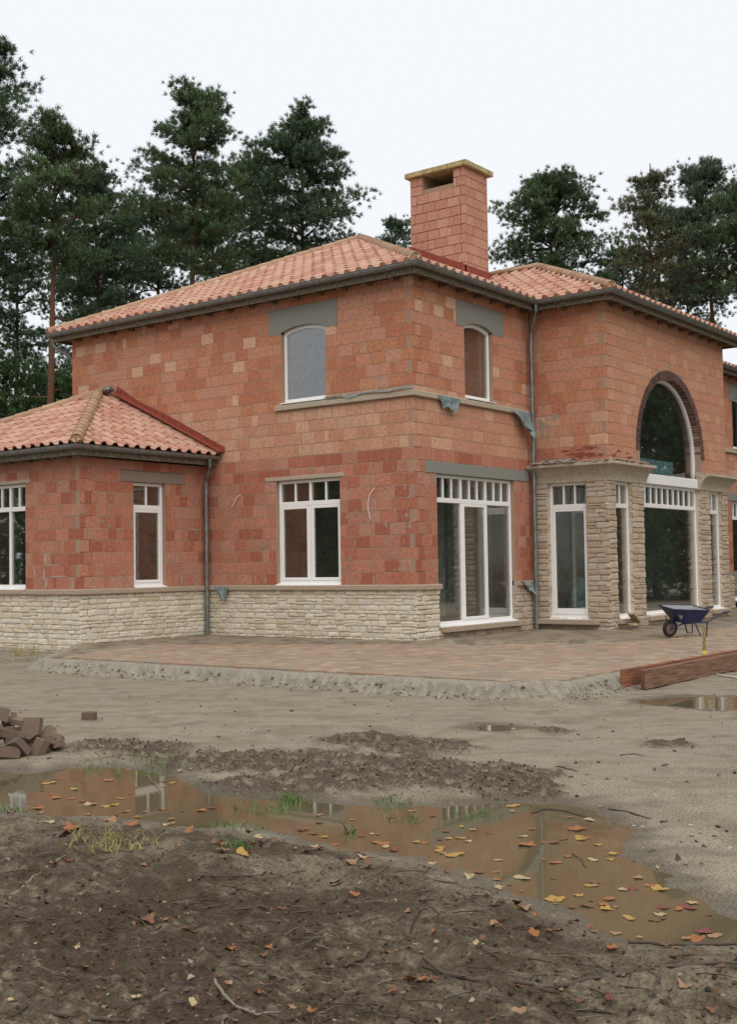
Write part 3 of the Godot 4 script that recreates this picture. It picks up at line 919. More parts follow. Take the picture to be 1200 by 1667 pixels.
	for q in sills:
		s = Shape.new()
		s.box(Vector3(q[0] - 0.12 + q[6] / 2, (q[3] + q[4]) / 2, (q[1] + q[2]) / 2), Vector3(0.24 + q[6], q[4] - q[3], q[1] - q[2]), Basis.IDENTITY, 0.008)
		put("sill_slab", s, M.coping, house)
	s = Shape.new()
	s.box(Vector3(0.9, -0.935, -4.75), Vector3(1.5, 0.11, 0.4), Basis.IDENTITY, 0.008)
	put("sill_slab", s, M.coping, house)
	# footing stones under the door sill and the bay
	stone_wall("footing", Vector3(0.04, 0, -0.8), -Z, X, 3.1, -1.3, -0.99, [], M.pier_stone, {"hmin": 0.1, "hmax": 0.17, "lmin": 0.2, "lmax": 0.5})

	# concrete lintels
	for q in [[oa, X, Z, 6.52, 8.72, 2.25, 2.34, 0.0, M.string_stone], [ob, -Z, X, 0.39, 4.57, 2.25, 2.5, 0.0, M.cement], [of, -Z, X, 1.1, 2.96, 2.25, 2.495, 0.0, M.lintel], [og, X, Z, 3.5, 5.22, 2.25, 2.33, 0.0, M.string_stone], [oe, -Z, X, 5.1, 9.28, 2.25, 2.5, 0.0, M.cement]]:
		s = Shape.new()
		s.box(q[0] + q[1] * ((q[3] + q[4]) / 2) + Vector3.UP * ((q[5] + q[6]) / 2) - q[2] * 0.1, Vector3(q[4] - q[3], q[6] - q[5] - 0.006, 0.23), Basis(q[1], Vector3.UP, q[2]), 0.008)
		put("lintel", s, q[8], house)
	for q in [[oa, X, Z, 6.67, 8.59, 7.03, 8.26], [ob, -Z, X, 1.65, 3.57, 1.95, 3.1], [oe, -Z, X, 5.45, 7.2, 5.75, 6.9]]:
		s = Shape.new()
		var curve := arc_points(q[5], q[6], 5.48, 0.1, 12)
		prism(s, [Vector2(q[3], 5.44)] + [Vector2(q[5], 5.44)] + curve + [Vector2(q[6], 5.44), Vector2(q[4], 5.44), Vector2(q[4], 6.0), Vector2(q[3], 6.0)], q[0], q[1], q[2], -0.3, 0.009)
		put("arched_lintel", s, M.cement, house)

	# the brick ring round the tall arch
	s = Shape.new()
	var ring_mid := od + Vector3(0, 2.98, -3.6)
	var cnt := 84
	var mats_of := [Shape.new(), Shape.new(), Shape.new()]
	for i in cnt:
		var a := PI * (i + 0.5) / cnt
		var dirr := Vector3(0, sin(a), cos(a))
		var side := X.cross(dirr)
		var sh: Shape = mats_of[rng.randi() % 3]
		sh.box(ring_mid + dirr * (1.86 + 0.11) - X * (0.13 + rng.randf_range(-0.004, 0.006)), Vector3(0.28, PI * 1.97 / cnt - 0.011, 0.215 + rng.randf_range(-0.02, 0.012)), Basis(X, side, dirr), 0.004)
	for i in 3: tag(put("arch_ring", mats_of[i], M.arch_brick[i], house), "", "", "", "stuff")

	# windows and doors
	window("window", oa, X, Z, 6.83, 8.6, 0.01, 2.25, {"transom": 1.74, "cols": [1, 1], "sash": [true, true], "ups": 4})
	window("arched_window", oa, X, Z, 7.03, 8.26, 3.93, 5.48, {"rise": 0.1})
	window("terrace_door", ob, -Z, X, 0.8, 3.92, -0.87, 2.25, {"transom": 1.72, "cols": [1, 1, 1], "sash": [false, true, false], "ups": 9})
	window("arched_window", ob, -Z, X, 1.95, 3.1, 3.93, 5.48, {"rise": 0.1})
	window("bay_door", oc, X, Z, 0.39, 1.37, -0.87, 2.2, {"transom": 1.66, "cols": [1], "sash": [true], "ups": 3, "kick": 0.14})
	window("side_window", od, -Z, X, 0.41, 1.24, -0.87, 2.2, {"transom": 1.66, "cols": [1], "sash": [false], "ups": 2})
	window("side_window", od, -Z, X, 5.96, 6.79, -0.87, 2.2, {"transom": 1.66, "cols": [1], "sash": [false], "ups": 2})
	window("picture_window", od, -Z, X, 1.86, 5.34, -0.87, 2.22, {"transom": 1.72, "cols": [1], "sash": [false], "ups": 10, "inset": 0.16})
	window("window", of, -Z, X, 1.45, 2.37, 0.01, 2.25, {"transom": 1.72, "cols": [1], "sash": [true], "ups": 2})
	window("window", og, X, Z, 3.75, 5.05, 0.01, 2.25, {"transom": 1.72, "cols": [1, 1], "sash": [false, false], "ups": 4})
	window("terrace_door", oe, -Z, X, 5.5, 8.62, -0.87, 2.25, {"transom": 1.72, "cols": [1, 1, 1], "sash": [false, true, false], "ups": 9})
	window("arched_window", oe, -Z, X, 5.75, 6.9, 3.93, 5.48, {"rise": 0.1})
	var w := base("arched_window", Vector3.ZERO, 0, house)
	var outer := [Vector2(1.74, 2.42)]; var inner := [Vector2(1.82, 2.42)]
	outer = [Vector2(3.6 - 1.86, 2.46)]; inner = [Vector2(3.6 - 1.79, 2.46)]
	for i in 33:
		var a := PI * (1.0 - i / 32.0)
		outer.append(Vector2(3.6 + 1.86 * cos(a), 2.98 + 1.86 * sin(a)))
		inner.append(Vector2(3.6 + 1.79 * cos(a), 2.98 + 1.79 * sin(a)))
	outer.append(Vector2(3.6 + 1.86, 2.46)); inner.append(Vector2(3.6 + 1.79, 2.46))
	var g := Shape.new()
	prism(g, inner, od, -Z, X, -0.205, -0.2); prism(g, inner, od, -Z, X, -0.225, -0.22)
	put("pane", g, M.glass, w)
	inner.reverse()
	s = Shape.new()
	prism(s, outer + inner, od, -Z, X, -0.25, -0.17)
	put("frame", s, M.frame, w)
	s = Shape.new()
	s.box(od + Vector3(-0.13, 2.345, -3.6), Vector3(0.22, 0.24, 3.46), Basis.IDENTITY, 0.012)
	put("bottom_rail", s, M.frame, w)

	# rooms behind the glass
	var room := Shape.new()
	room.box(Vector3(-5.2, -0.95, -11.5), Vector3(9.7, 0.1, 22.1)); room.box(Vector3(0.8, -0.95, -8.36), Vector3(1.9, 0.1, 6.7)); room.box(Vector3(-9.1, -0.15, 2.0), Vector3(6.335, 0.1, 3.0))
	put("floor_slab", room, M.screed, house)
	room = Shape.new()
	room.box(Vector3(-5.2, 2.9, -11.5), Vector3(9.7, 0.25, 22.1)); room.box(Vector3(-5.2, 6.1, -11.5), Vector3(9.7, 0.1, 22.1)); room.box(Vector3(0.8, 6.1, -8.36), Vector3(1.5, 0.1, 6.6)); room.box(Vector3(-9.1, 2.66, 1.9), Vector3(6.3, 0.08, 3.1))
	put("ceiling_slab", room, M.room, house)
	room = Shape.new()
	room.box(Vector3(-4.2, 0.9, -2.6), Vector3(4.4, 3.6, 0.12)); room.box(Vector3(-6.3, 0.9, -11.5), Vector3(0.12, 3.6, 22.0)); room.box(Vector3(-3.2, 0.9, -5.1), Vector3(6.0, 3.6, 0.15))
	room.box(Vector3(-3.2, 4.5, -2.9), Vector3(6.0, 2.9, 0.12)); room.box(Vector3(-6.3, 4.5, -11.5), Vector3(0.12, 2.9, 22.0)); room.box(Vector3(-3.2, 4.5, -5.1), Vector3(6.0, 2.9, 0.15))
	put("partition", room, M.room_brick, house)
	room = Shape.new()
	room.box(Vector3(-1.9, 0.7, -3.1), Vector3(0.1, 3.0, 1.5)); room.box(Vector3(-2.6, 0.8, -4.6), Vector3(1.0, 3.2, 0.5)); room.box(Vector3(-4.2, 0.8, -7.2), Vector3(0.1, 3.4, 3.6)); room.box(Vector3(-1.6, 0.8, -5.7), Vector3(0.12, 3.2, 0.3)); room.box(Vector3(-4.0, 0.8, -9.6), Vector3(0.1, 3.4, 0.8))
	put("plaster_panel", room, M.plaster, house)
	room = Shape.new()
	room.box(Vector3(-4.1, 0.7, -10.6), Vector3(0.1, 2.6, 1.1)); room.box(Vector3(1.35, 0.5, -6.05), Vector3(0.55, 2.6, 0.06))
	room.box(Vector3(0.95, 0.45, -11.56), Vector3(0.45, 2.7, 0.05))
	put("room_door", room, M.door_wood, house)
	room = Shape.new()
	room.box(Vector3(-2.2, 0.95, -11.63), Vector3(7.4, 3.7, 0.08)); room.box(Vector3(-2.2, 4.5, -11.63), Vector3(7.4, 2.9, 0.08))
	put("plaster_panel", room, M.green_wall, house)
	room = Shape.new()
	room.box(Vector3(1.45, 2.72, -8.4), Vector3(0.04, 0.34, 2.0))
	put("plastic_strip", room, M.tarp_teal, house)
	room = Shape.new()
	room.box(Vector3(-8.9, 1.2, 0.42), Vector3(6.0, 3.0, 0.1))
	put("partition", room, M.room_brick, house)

	# roofs
	var k := PITCH
	var sl := sqrt(1.0 + k * k)
	var main_roof := tiled_slope("roof", Vector3(-10.93, 6.335, 0.43), X, slope_dir(Z), [Vector2(0, 0), Vector2(11.36, 0), Vector2(5.68, 5.68 * sl)])
	var side_roof := tiled_slope("roof", Vector3(0.43, 6.335, 0.43), -Z, slope_dir(X), [Vector2(0, 0), Vector2(4.76, 0), Vector2(8.79, 4.03 * sl), Vector2(8.79, 5.68 * sl), Vector2(5.68, 5.68 * sl)])
	var bay_roof := tiled_slope("roof", Vector3(0.43, 6.335, -4.33), X, slope_dir(Z), [Vector2(0, 0), Vector2(1.89, 0), Vector2(1.89 - 4.03, 4.03 * sl), Vector2(-4.03, 4.03 * sl)])
	tiled_slope("roof", Vector3(2.32, 6.335, -4.33), -Z, slope_dir(X), [Vector2(0, 0), Vector2(8.06, 0), Vector2(4.03, 4.03 * sl)])
	tiled_slope("roof", Vector3(0.43, 6.335, -12.39), -Z, slope_dir(X), [Vector2(0, 0), Vector2(11.0, 0), Vector2(10.0, 1.0 * sl), Vector2(-1.0, 1.0 * sl)])
	var back := Shape.new()                                # slopes that face away
	var top_a := Vector3(-5.25, 6.335 + 5.68 * k, -5.25); var top_b := Vector3(-5.25, 6.335 + 5.68 * k, -17.71)
	back.quad(Vector3(-10.93, 6.335, -23.39), Vector3(-10.93, 6.335, 0.43), top_a, top_b)
	back.tri(Vector3(0.43, 6.335, -23.39), Vector3(-10.93, 6.335, -23.39), top_b)
	back.quad(Vector3(0.43, 6.325, -12.39), Vector3(0.43, 6.325, -23.39), top_b, Vector3(-3.6, 6.325 + 4.03 * k, -8.36))
	back.quad(Vector3(2.32, 6.335, -12.39), Vector3(0.43, 6.335, -12.39), Vector3(-3.6, 6.335 + 4.03 * k, -8.36), Vector3(-1.71, 6.335 + 4.03 * k, -8.36))
	back.tri(Vector3(-5.25, 6.335 + 5.68 * k, -8.36), Vector3(-3.6, 6.335 + 4.03 * k, -8.36), top_b)
	back.tri(Vector3(-12.75, 2.91, 0.4), Vector3(-12.75, 2.91, 4.08), Vector3(-9.05, 2.91 + 3.7 * k, 0.38))
	put("roof", back, M.tile[1], house)
	hip_tiles(main_roof, Vector3(0.4, 6.4, 0.4), top_a + Vector3.UP * 0.06)
	hip_tiles(main_roof, Vector3(-10.9, 6.4, 0.4), top_a + Vector3.UP * 0.06)
	hip_tiles(side_roof, top_b + Vector3.UP * 0.07, top_a + Vector3.UP * 0.07)
	hip_tiles(bay_roof, Vector3(2.29, 6.4, -4.36), Vector3(-1.71, 6.4 + 4.03 * k, -8.36))
	hip_tiles(bay_roof, Vector3(-1.71, 6.4 + 4.03 * k, -8.36), Vector3(-3.6, 6.4 + 4.03 * k, -8.36))
	var apex := Vector3(-9.05, 2.91 + 3.7 * k, 0.38)
	var low_roof := tiled_slope("roof", Vector3(-5.35, 2.91, 4.08), -Z, slope_dir(X), [Vector2(0, 0), Vector2(4.06, 0), Vector2(4.06, 3.7 * sl), Vector2(3.7, 3.7 * sl)], false)
	tiled_slope("roof", Vector3(-12.75, 2.91, 4.08), X, slope_dir(Z), [Vector2(0, 0), Vector2(7.4, 0), Vector2(3.7, 3.7 * sl)], false)
	hip_tiles(low_roof, Vector3(-5.38, 2.98, 4.05), apex + Vector3.UP * 0.07, 0.13)
	hip_tiles(low_roof, Vector3(-12.7, 2.98, 4.05), apex + Vector3.UP * 0.07)
	# red flashing where the low roof meets the wall, and a grey lead dressing at its top
	s = Shape.new()
	prism(s, [Vector2(5.3, 2.97), Vector2(5.32, 3.1), Vector2(3.6, 3.93), Vector2(2.4, 4.45), Vector2(1.72, 4.86), Vector2(1.68, 4.7), Vector2(2.6, 4.2), Vector2(4.0, 3.52)], oa, X, Z, -0.004, 0.02)
	s.quad(oa + Vector3(5.3, 2.99, 0.2), oa + Vector3(5.3, 3.0, 0.03), oa + Vector3(1.7, 4.72, 0.03), oa + Vector3(1.75, 4.66, 0.2))
	put("flashing", s, M.flashing, house)
	s = Shape.new()
	s.box(Vector3(-8.98, 4.74, 0.2), Vector3(0.4, 0.14, 0.22), Basis(Z, 0.25), 0.05)
	put("lead_dressing", s, M.zinc, house)

	# chimney
	var ch := Shape.new()
	ch.box(Vector3(-3.55, 8.97, -6.93), Vector3(1.674, 2.62, 1.114))
	ch.box(Vector3(-4.19, 10.46, -6.93), Vector3(0.394, 0.36, 1.114)); ch.box(Vector3(-2.87, 10.46, -6.93), Vector3(0.314, 0.36, 1.114))
	ch.box(Vector3(-3.5, 10.46, -7.4), Vector3(0.98, 0.36, 0.16))
	var stack := put("chimney", ch, M.mortar, house)
	block_wall("", Vector3(-4.4, 0, -6.335), X, Z, 1.7, 7.65, 10.64, [{"u0": 0.4, "u1": 1.37, "y0": 10.28, "y1": 10.7}], zone_stack, {"onto": stack, "lap1": 1})
	block_wall("", Vector3(-2.7, 0, -6.335), -Z, X, 1.14, 7.65, 10.64, [], zone_stack, {"onto": stack, "lap0": 2})
	s = Shape.new()
	s.box(Vector3(-3.55, 10.715, -6.93), Vector3(1.94, 0.14, 1.38), Basis.IDENTITY, 0.015)
	put("chimney_cap", s, M.cap_stone, house)
	s = Shape.new()
	prism(s, [Vector2(-0.06, 8.55), Vector2(1.73, 7.73), Vector2(1.73, 8.06), Vector2(-0.06, 8.86)], Vector3(-4.4, 0, -6.335), X, Z, 0.004, 0.03)
	prism(s, [Vector2(-0.03, 7.75), Vector2(1.17, 7.75), Vector2(1.17, 8.06), Vector2(-0.03, 8.06)], Vector3(-2.7, 0, -6.335), -Z, X, 0.004, 0.03)
	put("flashing", s, M.flashing, house)

	# gutters, fascias, soffits, rafters, downpipes
	var eaves := [Vector2(-10.5, -6), Vector2(-10.5, 0), Vector2(0, 0), Vector2(0, -4.76), Vector2(1.89, -4.76), Vector2(1.89, -11.96), Vector2(0, -11.96), Vector2(0, -22.96), Vector2(-3, -22.96)]
	var low_eaves := [Vector2(-12.6, 2.0), Vector2(-12.6, 3.65), Vector2(-5.78, 3.65), Vector2(-5.78, 0.02)]
	for q in [[eaves, 6.34], [low_eaves, 2.9]]:
		var y: float = q[1]
		var half := []
		for i in 9:
			var a := PI + PI * i / 8.0
			half.append(Vector2(0.41 + 0.08 * cos(a), y + 0.085 * sin(a) - 0.004))
		half.append(Vector2(0.498, y + 0.004)); half.append(Vector2(0.482, y + 0.006))
		for i in 9:
			var a := TAU - PI * i / 8.0
			half.append(Vector2(0.41 + 0.072 * cos(a), y + 0.077 * sin(a) - 0.004))
		s = Shape.new()
		s.sweep(half, q[0])
		put("gutter", s, M.zinc, house)
		s = Shape.new()
		s.sweep([Vector2(0.3, y - 0.2), Vector2(0.328, y - 0.2), Vector2(0.328, y + 0.03), Vector2(0.3, y + 0.03)], q[0])
		put("fascia", s, M.fascia, house)
		s = Shape.new()
		s.sweep([Vector2(-0.02, y - 0.13), Vector2(0.3, y - 0.13), Vector2(0.3, y - 0.11), Vector2(-0.02, y - 0.11)], q[0])
		put("soffit", s, M.timber, house)
		for i in range(1, q[0].size() - 2):
			var p: Vector2 = q[0][i]; var e: Vector2 = q[0][i + 1]
			var d := (e - p).normalized(); var nn := Vector2(-d.y, d.x)
			var count := int(p.distance_to(e) / 0.62)
			for j in count:
				var c := p.lerp(e, (j + 0.5) / count) + nn * 0.15
				var r := Shape.new()
				r.box(Vector3(c.x, y - 0.175, c.y), Vector3(0.07, 0.09, 0.29), Basis(Vector3(d.x, 0, d.y), Vector3.UP, Vector3(nn.x, 0, nn.y)), 0.004)
				put("rafter_end", r, M.timber, house)
				var br := Shape.new()                      # gutter bracket
				var bc := p.lerp(e, (j + 0.2) / count)
				for b in 6:
					var a0 := PI + PI * b / 6.0; var a1 := PI + PI * (b + 1) / 6.0
					var q0 := bc + nn * (0.41 + 0.088 * cos(a0)); var q1 := bc + nn * (0.41 + 0.088 * cos(a1))
					var w2 := Vector3(d.x, 0, d.y) * 0.014
					var v0 := Vector3(q0.x, y + 0.093 * sin(a0), q0.y); var v1 := Vector3(q1.x, y + 0.093 * sin(a1), q1.y)
					br.quad(v0 - w2, v0 + w2, v1 + w2, v1 - w2)
				put("gutter_bracket", br, M.zinc, house)
	var pipes := [
		[[Vector3(0.41, 6.28, -4.35), Vector3(0.41, 6.12, -4.35), Vector3(0.36, 6.0, -4.39), Vector3(0.2, 5.78, -4.53), Vector3(0.14, 5.66, -4.58), Vector3(0.14, 5.5, -4.58), Vector3(0.14, -1.2, -4.58)], [3.8, 1.2, 5.45, -0.4]],
		[[Vector3(-5.37, 2.84, 0.32), Vector3(-5.37, 2.7, 0.3), Vector3(-5.42, 2.58, 0.27), Vector3(-5.6, 2.42, 0.18), Vector3(-5.65, 2.3, 0.15), Vector3(-5.65, 2.1, 0.15), Vector3(-5.65, -1.25, 0.15)], [2.05, 1.26, -0.2]],
		[[Vector3(-10.9, 6.28, 0.25), Vector3(-10.9, 6.1, 0.25), Vector3(-10.85, 6.0, 0.2), Vector3(-10.65, 5.85, 0.0), Vector3(-10.6, 5.75, -0.1), Vector3(-10.6, 5.5, -0.2), Vector3(-10.6, -1.0, -0.2)], [5.4]]]
	for q in pipes:
		s = Shape.new()
		var rad := []
		for i in q[0].size(): rad.append(0.05)
		s.tube(q[0], rad, 10)
		var p := put("downpipe", s, M.pipe, house)
		for y in q[1]:
			var c := Shape.new()
			var foot: Vector3 = q[0][-1]
			c.tube([Vector3(foot.x, y - 0.03, foot.z), Vector3(foot.x, y + 0.03, foot.z)], [0.058, 0.058], 10)
			put("pipe_collar", c, M.pipe, p)
	# loose cable ends
	for q in [[[608, 793], [602, 805], [599, 820], [600, 832], [603, 845]], [[391, 803], [385, 810], [380, 820], [377, 826]]]:
		var pts := []
		for e in q:
			var d: Vector3 = cam_f + cam_r * ((e[0] - 600.0) / FOCAL) + cam_u * ((833.5 - e[1]) / FOCAL)
			pts.append(EYE + d * ((0.05 - EYE.z) / d.z))
		pts[0].z = -0.02
		s = Shape.new()
		var rad := []
		for i in pts.size(): rad.append(0.011)
		s.tube(pts, rad, 5)
		put("cable_end", s, M.cable, house)


# ------------------------------------------------------------------ the yard
var pools := []
var blobs := []
var near_side := PackedVector2Array()
var pave_poly := PackedVector2Array([Vector2(-4.3, 3.5), Vector2(1.3, 1.0), Vector2(2.2, 0.8), Vector2(2.55, -0.3), Vector2(3.55, -0.4), Vector2(4.0, -1.5), Vector2(4.4, -2.3), Vector2(3.9, -5), Vector2(3.85, -7), Vector2(3.6, -17), Vector2(6.3, -17), Vector2(6.3, 6.35), Vector2(-2.9, 6.35)])


func flat(p: Vector3) -> Vector2:
	return Vector2(p.x, p.z)


func lay_out_yard() -> void:
	n_big.seed = 1; n_big.frequency = 0.35
	n_mid.seed = 2; n_mid.frequency = 1.6; n_mid.fractal_octaves = 3
	n_fine.seed = 3; n_fine.frequency = 9.0; n_fine.fractal_octaves = 3
	n_ridge.seed = 4; n_ridge.frequency = 3.2; n_ridge.fractal_type = FastNoiseLite.FRACTAL_RIDGED; n_ridge.fractal_octaves = 3
	var rims := [
		[[[-40, 1262], [0, 1256], [60, 1258], [100, 1250], [190, 1249], [245, 1257], [300, 1270], [335, 1290], [400, 1298], [480, 1301], [560, 1308], [640, 1316], [720, 1313], [790, 1308], [850, 1305], [915, 1310], [960, 1318], [1015, 1345], [1030, 1366], [1020, 1382], [1050, 1412], [1110, 1452], [1160, 1480], [1225, 1512], [1225, 1540], [1120, 1532], [1040, 1536], [990, 1528], [940, 1495], [850, 1458], [770, 1424], [680, 1396], [600, 1384], [560, 1388], [520, 1372], [450, 1352], [395, 1338], [330, 1350], [280, 1344], [200, 1332], [110, 1330], [40, 1322], [-40, 1320]], WATER],
		[[[1040, 1141], [1080, 1136], [1140, 1134], [1215, 1136], [1215, 1156], [1150, 1156], [1100, 1150], [1060, 1148]], -1.29],
		[[[768, 1184], [795, 1181], [832, 1182], [845, 1186], [820, 1190], [785, 1189]], -1.29]]
	for q in rims:
		var poly := PackedVector2Array()
		for e in q[0]: poly.append(flat(on_level(e[0], e[1], q[1])))
		var box := Rect2(poly[0], Vector2.ZERO)
		for p in poly: box = box.expand(p)
		pools.append({"poly": poly, "level": q[1], "box": box.grow(0.7)})
	for q in [[170, 1214, 0.6], [250, 1222, 0.6], [330, 1240, 0.65], [420, 1240, 0.75], [520, 1240, 0.85], [560, 1268, 0.8], [640, 1252, 0.95], [720, 1262, 0.9], [800, 1270, 0.75], [840, 1284, 0.5], [460, 1280, 0.7], [600, 1205, 0.65], [690, 1215, 0.65], [360, 1280, 0.5], [900, 1190, 0.25], [1090, 1215, 0.3]]:
		blobs.append([flat(on_level(q[0], q[1], YARD)), q[2]])
	for e in [[-300, 1318], [0, 1320], [200, 1334], [330, 1350], [470, 1362], [600, 1386], [760, 1422], [850, 1460], [950, 1497], [1040, 1538], [1225, 1540], [1500, 1530]]:
		near_side.append(flat(on_level(e[0], e[1], YARD)))
	for p in [Vector2(18, 14), Vector2(26, 30), Vector2(10, 34), Vector2(-4, 26)]: near_side.append(p)


func outside(poly: PackedVector2Array, p: Vector2) -> float:        # distance to the rim, negative inside
	var best := 1e9
	var j := poly.size() - 1
	for i in poly.size():
		var a := poly[j]; var ab := poly[i] - a
		var t := clampf((p - a).dot(ab) / maxf(ab.length_squared(), 1e-9), 0.0, 1.0)
		best = minf(best, p.distance_squared_to(a + ab * t))
		j = i
	return -sqrt(best) if Geometry2D.is_point_in_polygon(p, poly) else sqrt(best)


func terrace_edge(x: float, z: float) -> float:                     # > 0 outside the raised terrace
	var w := 0.09 * n_mid.get_noise_2d(x * 0.7, z * 0.7)
	var dx := x - 6.48 + w; var dz := z - 6.55 + w
	var o := Vector2(maxf(dx + 0.5, 0), maxf(dz + 0.5, 0)).length() - 0.5 if dx > -0.5 and dz > -0.5 else maxf(dx, dz)
	var left := ((x + 5.7) * 0.746 - (z - 3.7) * 0.666) * -1.0      # beyond the slanting left end
	return maxf(o, left + w)


func ridge_on_strip(p: Vector2) -> float:
	var a := Vector2(1.0, 0.75); var b := Vector2(2.35, 0.35); var c := Vector2(3.6, -0.75)
	var d := minf(p.distance_to(Geometry2D.get_closest_point_to_segment(p, a, b)), p.distance_to(Geometry2D.get_closest_point_to_segment(p, b, c)))
	return exp(-d * d / 0.025)


var mud_mask := 0.0
var near_mask := 0.0
var edge_out := 0.0
var pool_out := 9.0

func height_at(x: float, z: float) -> float:
	var p := Vector2(x, z)
	var far := p.distance_to(flat(EYE))
	mud_mask = 0.0; near_mask = 0.0; pool_out = 9.0
	edge_out = terrace_edge(x, z)
	var h := YARD + 0.022 * n_big.get_noise_2d(x, z)
	if far > 60.0:
		return h if edge_out > 0 else PAVE - 0.05
	var track := n_mid.get_noise_2d((x * 0.6 + z * 0.8) * 1.3, (x * 0.8 - z * 0.6) * 0.35)
	var bumps := 0.012 * track + 0.007 * n_mid.get_noise_2d(x * 1.3, z * 1.3) + 0.003 * n_fine.get_noise_2d(x, z)
	if edge_out <= 0.0:
		if Geometry2D.is_point_in_polygon(p, pave_poly): return PAVE - 0.045
		return PAVE - 0.02 + bumps * 1.8 + 0.1 * ridge_on_strip(p) * (0.7 + 0.6 * n_mid.get_noise_2d(x * 2, z * 2))
	if edge_out < 0.9:
		var t := smoothstep(0.02, 0.33, edge_out)
		var rough := (1.0 - absf(t * 2.0 - 1.0)) * (0.05 * n_ridge.get_noise_2d(x * 1.2, z * 1.2) + 0.02 * n_fine.get_noise_2d(x * 0.8, z * 0.8))
		h = lerpf(PAVE - 0.004, h, t) + rough
		if p.distance_to(Vector2(6.55, 6.75)) < 0.7: h += 0.06 * (1.0 - p.distance_to(Vector2(6.55, 6.75)) / 0.7) * (1.0 + n_ridge.get_noise_2d(x * 2, z * 2))
	for q in blobs:
		var d: float = p.distance_to(q[0]) / q[1]
		if d < 1.0: mud_mask = maxf(mud_mask, smoothstep(1.0, 0.35, d + 0.35 * n_mid.get_noise_2d(x * 2.0, z * 2.0)))
	if mud_mask > 0.0:
		bumps += mud_mask * (0.035 * n_ridge.get_noise_2d(x * 1.1, z * 1.1) + 0.035 * n_ridge.get_noise_2d(x * 2.6 + 5, z * 2.6) + 0.04 * n_fine.get_noise_2d(x * 0.7, z * 0.7) + 0.02 * n_fine.get_noise_2d(x * 1.9, z * 1.9))
	if far < 22.0:
		var s := outside(near_side, p)
		near_mask = smoothstep(0.25, -0.35, s)
		if near_mask > 0.0:
			h += near_mask * 0.03
			bumps += near_mask * (0.045 * n_mid.get_noise_2d(x * 0.8, z * 0.8) + 0.035 * maxf(0.0, n_ridge.get_noise_2d(x * 0.7 + 9.0, z * 0.7)) + 0.02 * n_fine.get_noise_2d(x * 1.3, z * 1.3))
	for q in pools:
		if (q.box as Rect2).has_point(p):
			var d: float = outside(q.poly, p) + 0.1 * n_mid.get_noise_2d(x * 1.2, z * 1.2) + 0.045 * n_fine.get_noise_2d(x * 0.5, z * 0.5)
			pool_out = minf(pool_out, d)
			var w := smoothstep(0.5, 0.02, d)
			h = lerpf(h, q.level + clampf(d * 0.11, -0.05, 0.08), w)
			bumps *= 1.0 - 0.65 * smoothstep(0.25, 0.0, d)
	return h + bumps


func ground_color(x: float, z: float) -> Color:      # after height_at for the same place
	var sand := Color(0.325, 0.285, 0.215).lerp(Color(0.28, 0.25, 0.2), 0.5 + 0.5 * n_big.get_noise_2d(x * 2.0 + 40, z * 2.0))
	var g := 0.5 + 0.5 * n_mid.get_noise_2d(x * 0.9 + 7, z * 0.9)
	sand = sand.lerp(Color(0.2, 0.165, 0.122), 0.7 * smoothstep(0.52, 0.8, g))
	var streak := 0.5 + 0.5 * n_mid.get_noise_2d((x * 0.6 + z * 0.8) * 1.3, (x * 0.8 - z * 0.6) * 0.35)
	sand = sand.lerp(Color(0.25, 0.205, 0.15), 0.75 * smoothstep(0.5, 0.72, streak))
	if edge_out < 0.5 and edge_out > -0.05:
		sand = sand.lerp(Color(0.34, 0.32, 0.27), 0.8 * smoothstep(0.5, 0.3, edge_out))
		sand = sand.lerp(Color(0.2, 0.178, 0.14), 0.6 * smoothstep(0.1, 0.55, n_ridge.get_noise_2d(x * 1.2, z * 1.2)) * smoothstep(0.05, 0.15, edge_out))
	elif edge_out <= -0.05:
		sand = Color(0.3, 0.25, 0.19).lerp(Color(0.18, 0.15, 0.115), smoothstep(0.45, 0.75, g))
	var f := 0.5 + 0.5 * n_fine.get_noise_2d(x * 0.5 + 3, z * 0.5)
	if mud_mask > 0.0:
		var k := minf(1.0, mud_mask * 1.3) * smoothstep(0.4, 0.58, 0.55 * f + 0.45 * (0.5 + 0.5 * n_ridge.get_noise_2d(x * 2.6 + 5, z * 2.6)))
		sand = sand.lerp(Color(0.25, 0.205, 0.155), 0.5 * mud_mask).lerp(Color(0.09, 0.063, 0.047), 0.92 * k)
	if near_mask > 0.0:
		var m := 0.5 + 0.5 * n_mid.get_noise_2d(x * 0.55 - 20, z * 0.55)
		var r := 0.5 + 0.5 * n_ridge.get_noise_2d(x * 0.45 + 9.0, z * 0.45)
		var f2 := 0.5 + 0.5 * n_fine.get_noise_2d(x * 1.3 + 13, z * 1.3)
		var across := x * 0.797 - z * 0.603; var ahead := x * 0.603 + z * 0.797
		var streaks := 0.5 + 0.5 * n_mid.get_noise_2d(across * 0.5 + 70, ahead * 1.5)
		var humus := smoothstep(0.2, -0.9, across - 1.0)                # darker leaf mould to one side of the yard
		var soil := Color(0.215, 0.185, 0.132).lerp(Color(0.078, 0.057, 0.037), smoothstep(0.45, 0.66, 0.26 * m + 0.2 * f + 0.2 * f2 + 0.24 * streaks + 0.1 * r + 0.07 * humus))
		soil = soil.lerp(Color(0.055, 0.036, 0.023), 0.8 * smoothstep(3.2, 1.6, Vector2(x, z).distance_to(Vector2(9.6, 17.2))) * smoothstep(0.3, 0.6, f2 + 0.1))
		sand = sand.lerp(soil, near_mask)
	if pool_out < 0.3: sand = sand.lerp(Color(0.115, 0.098, 0.075), 0.75 * smoothstep(0.28, 0.04, pool_out + 0.12 * (f - 0.5)))
	return sand * (0.84 + 0.32 * f)


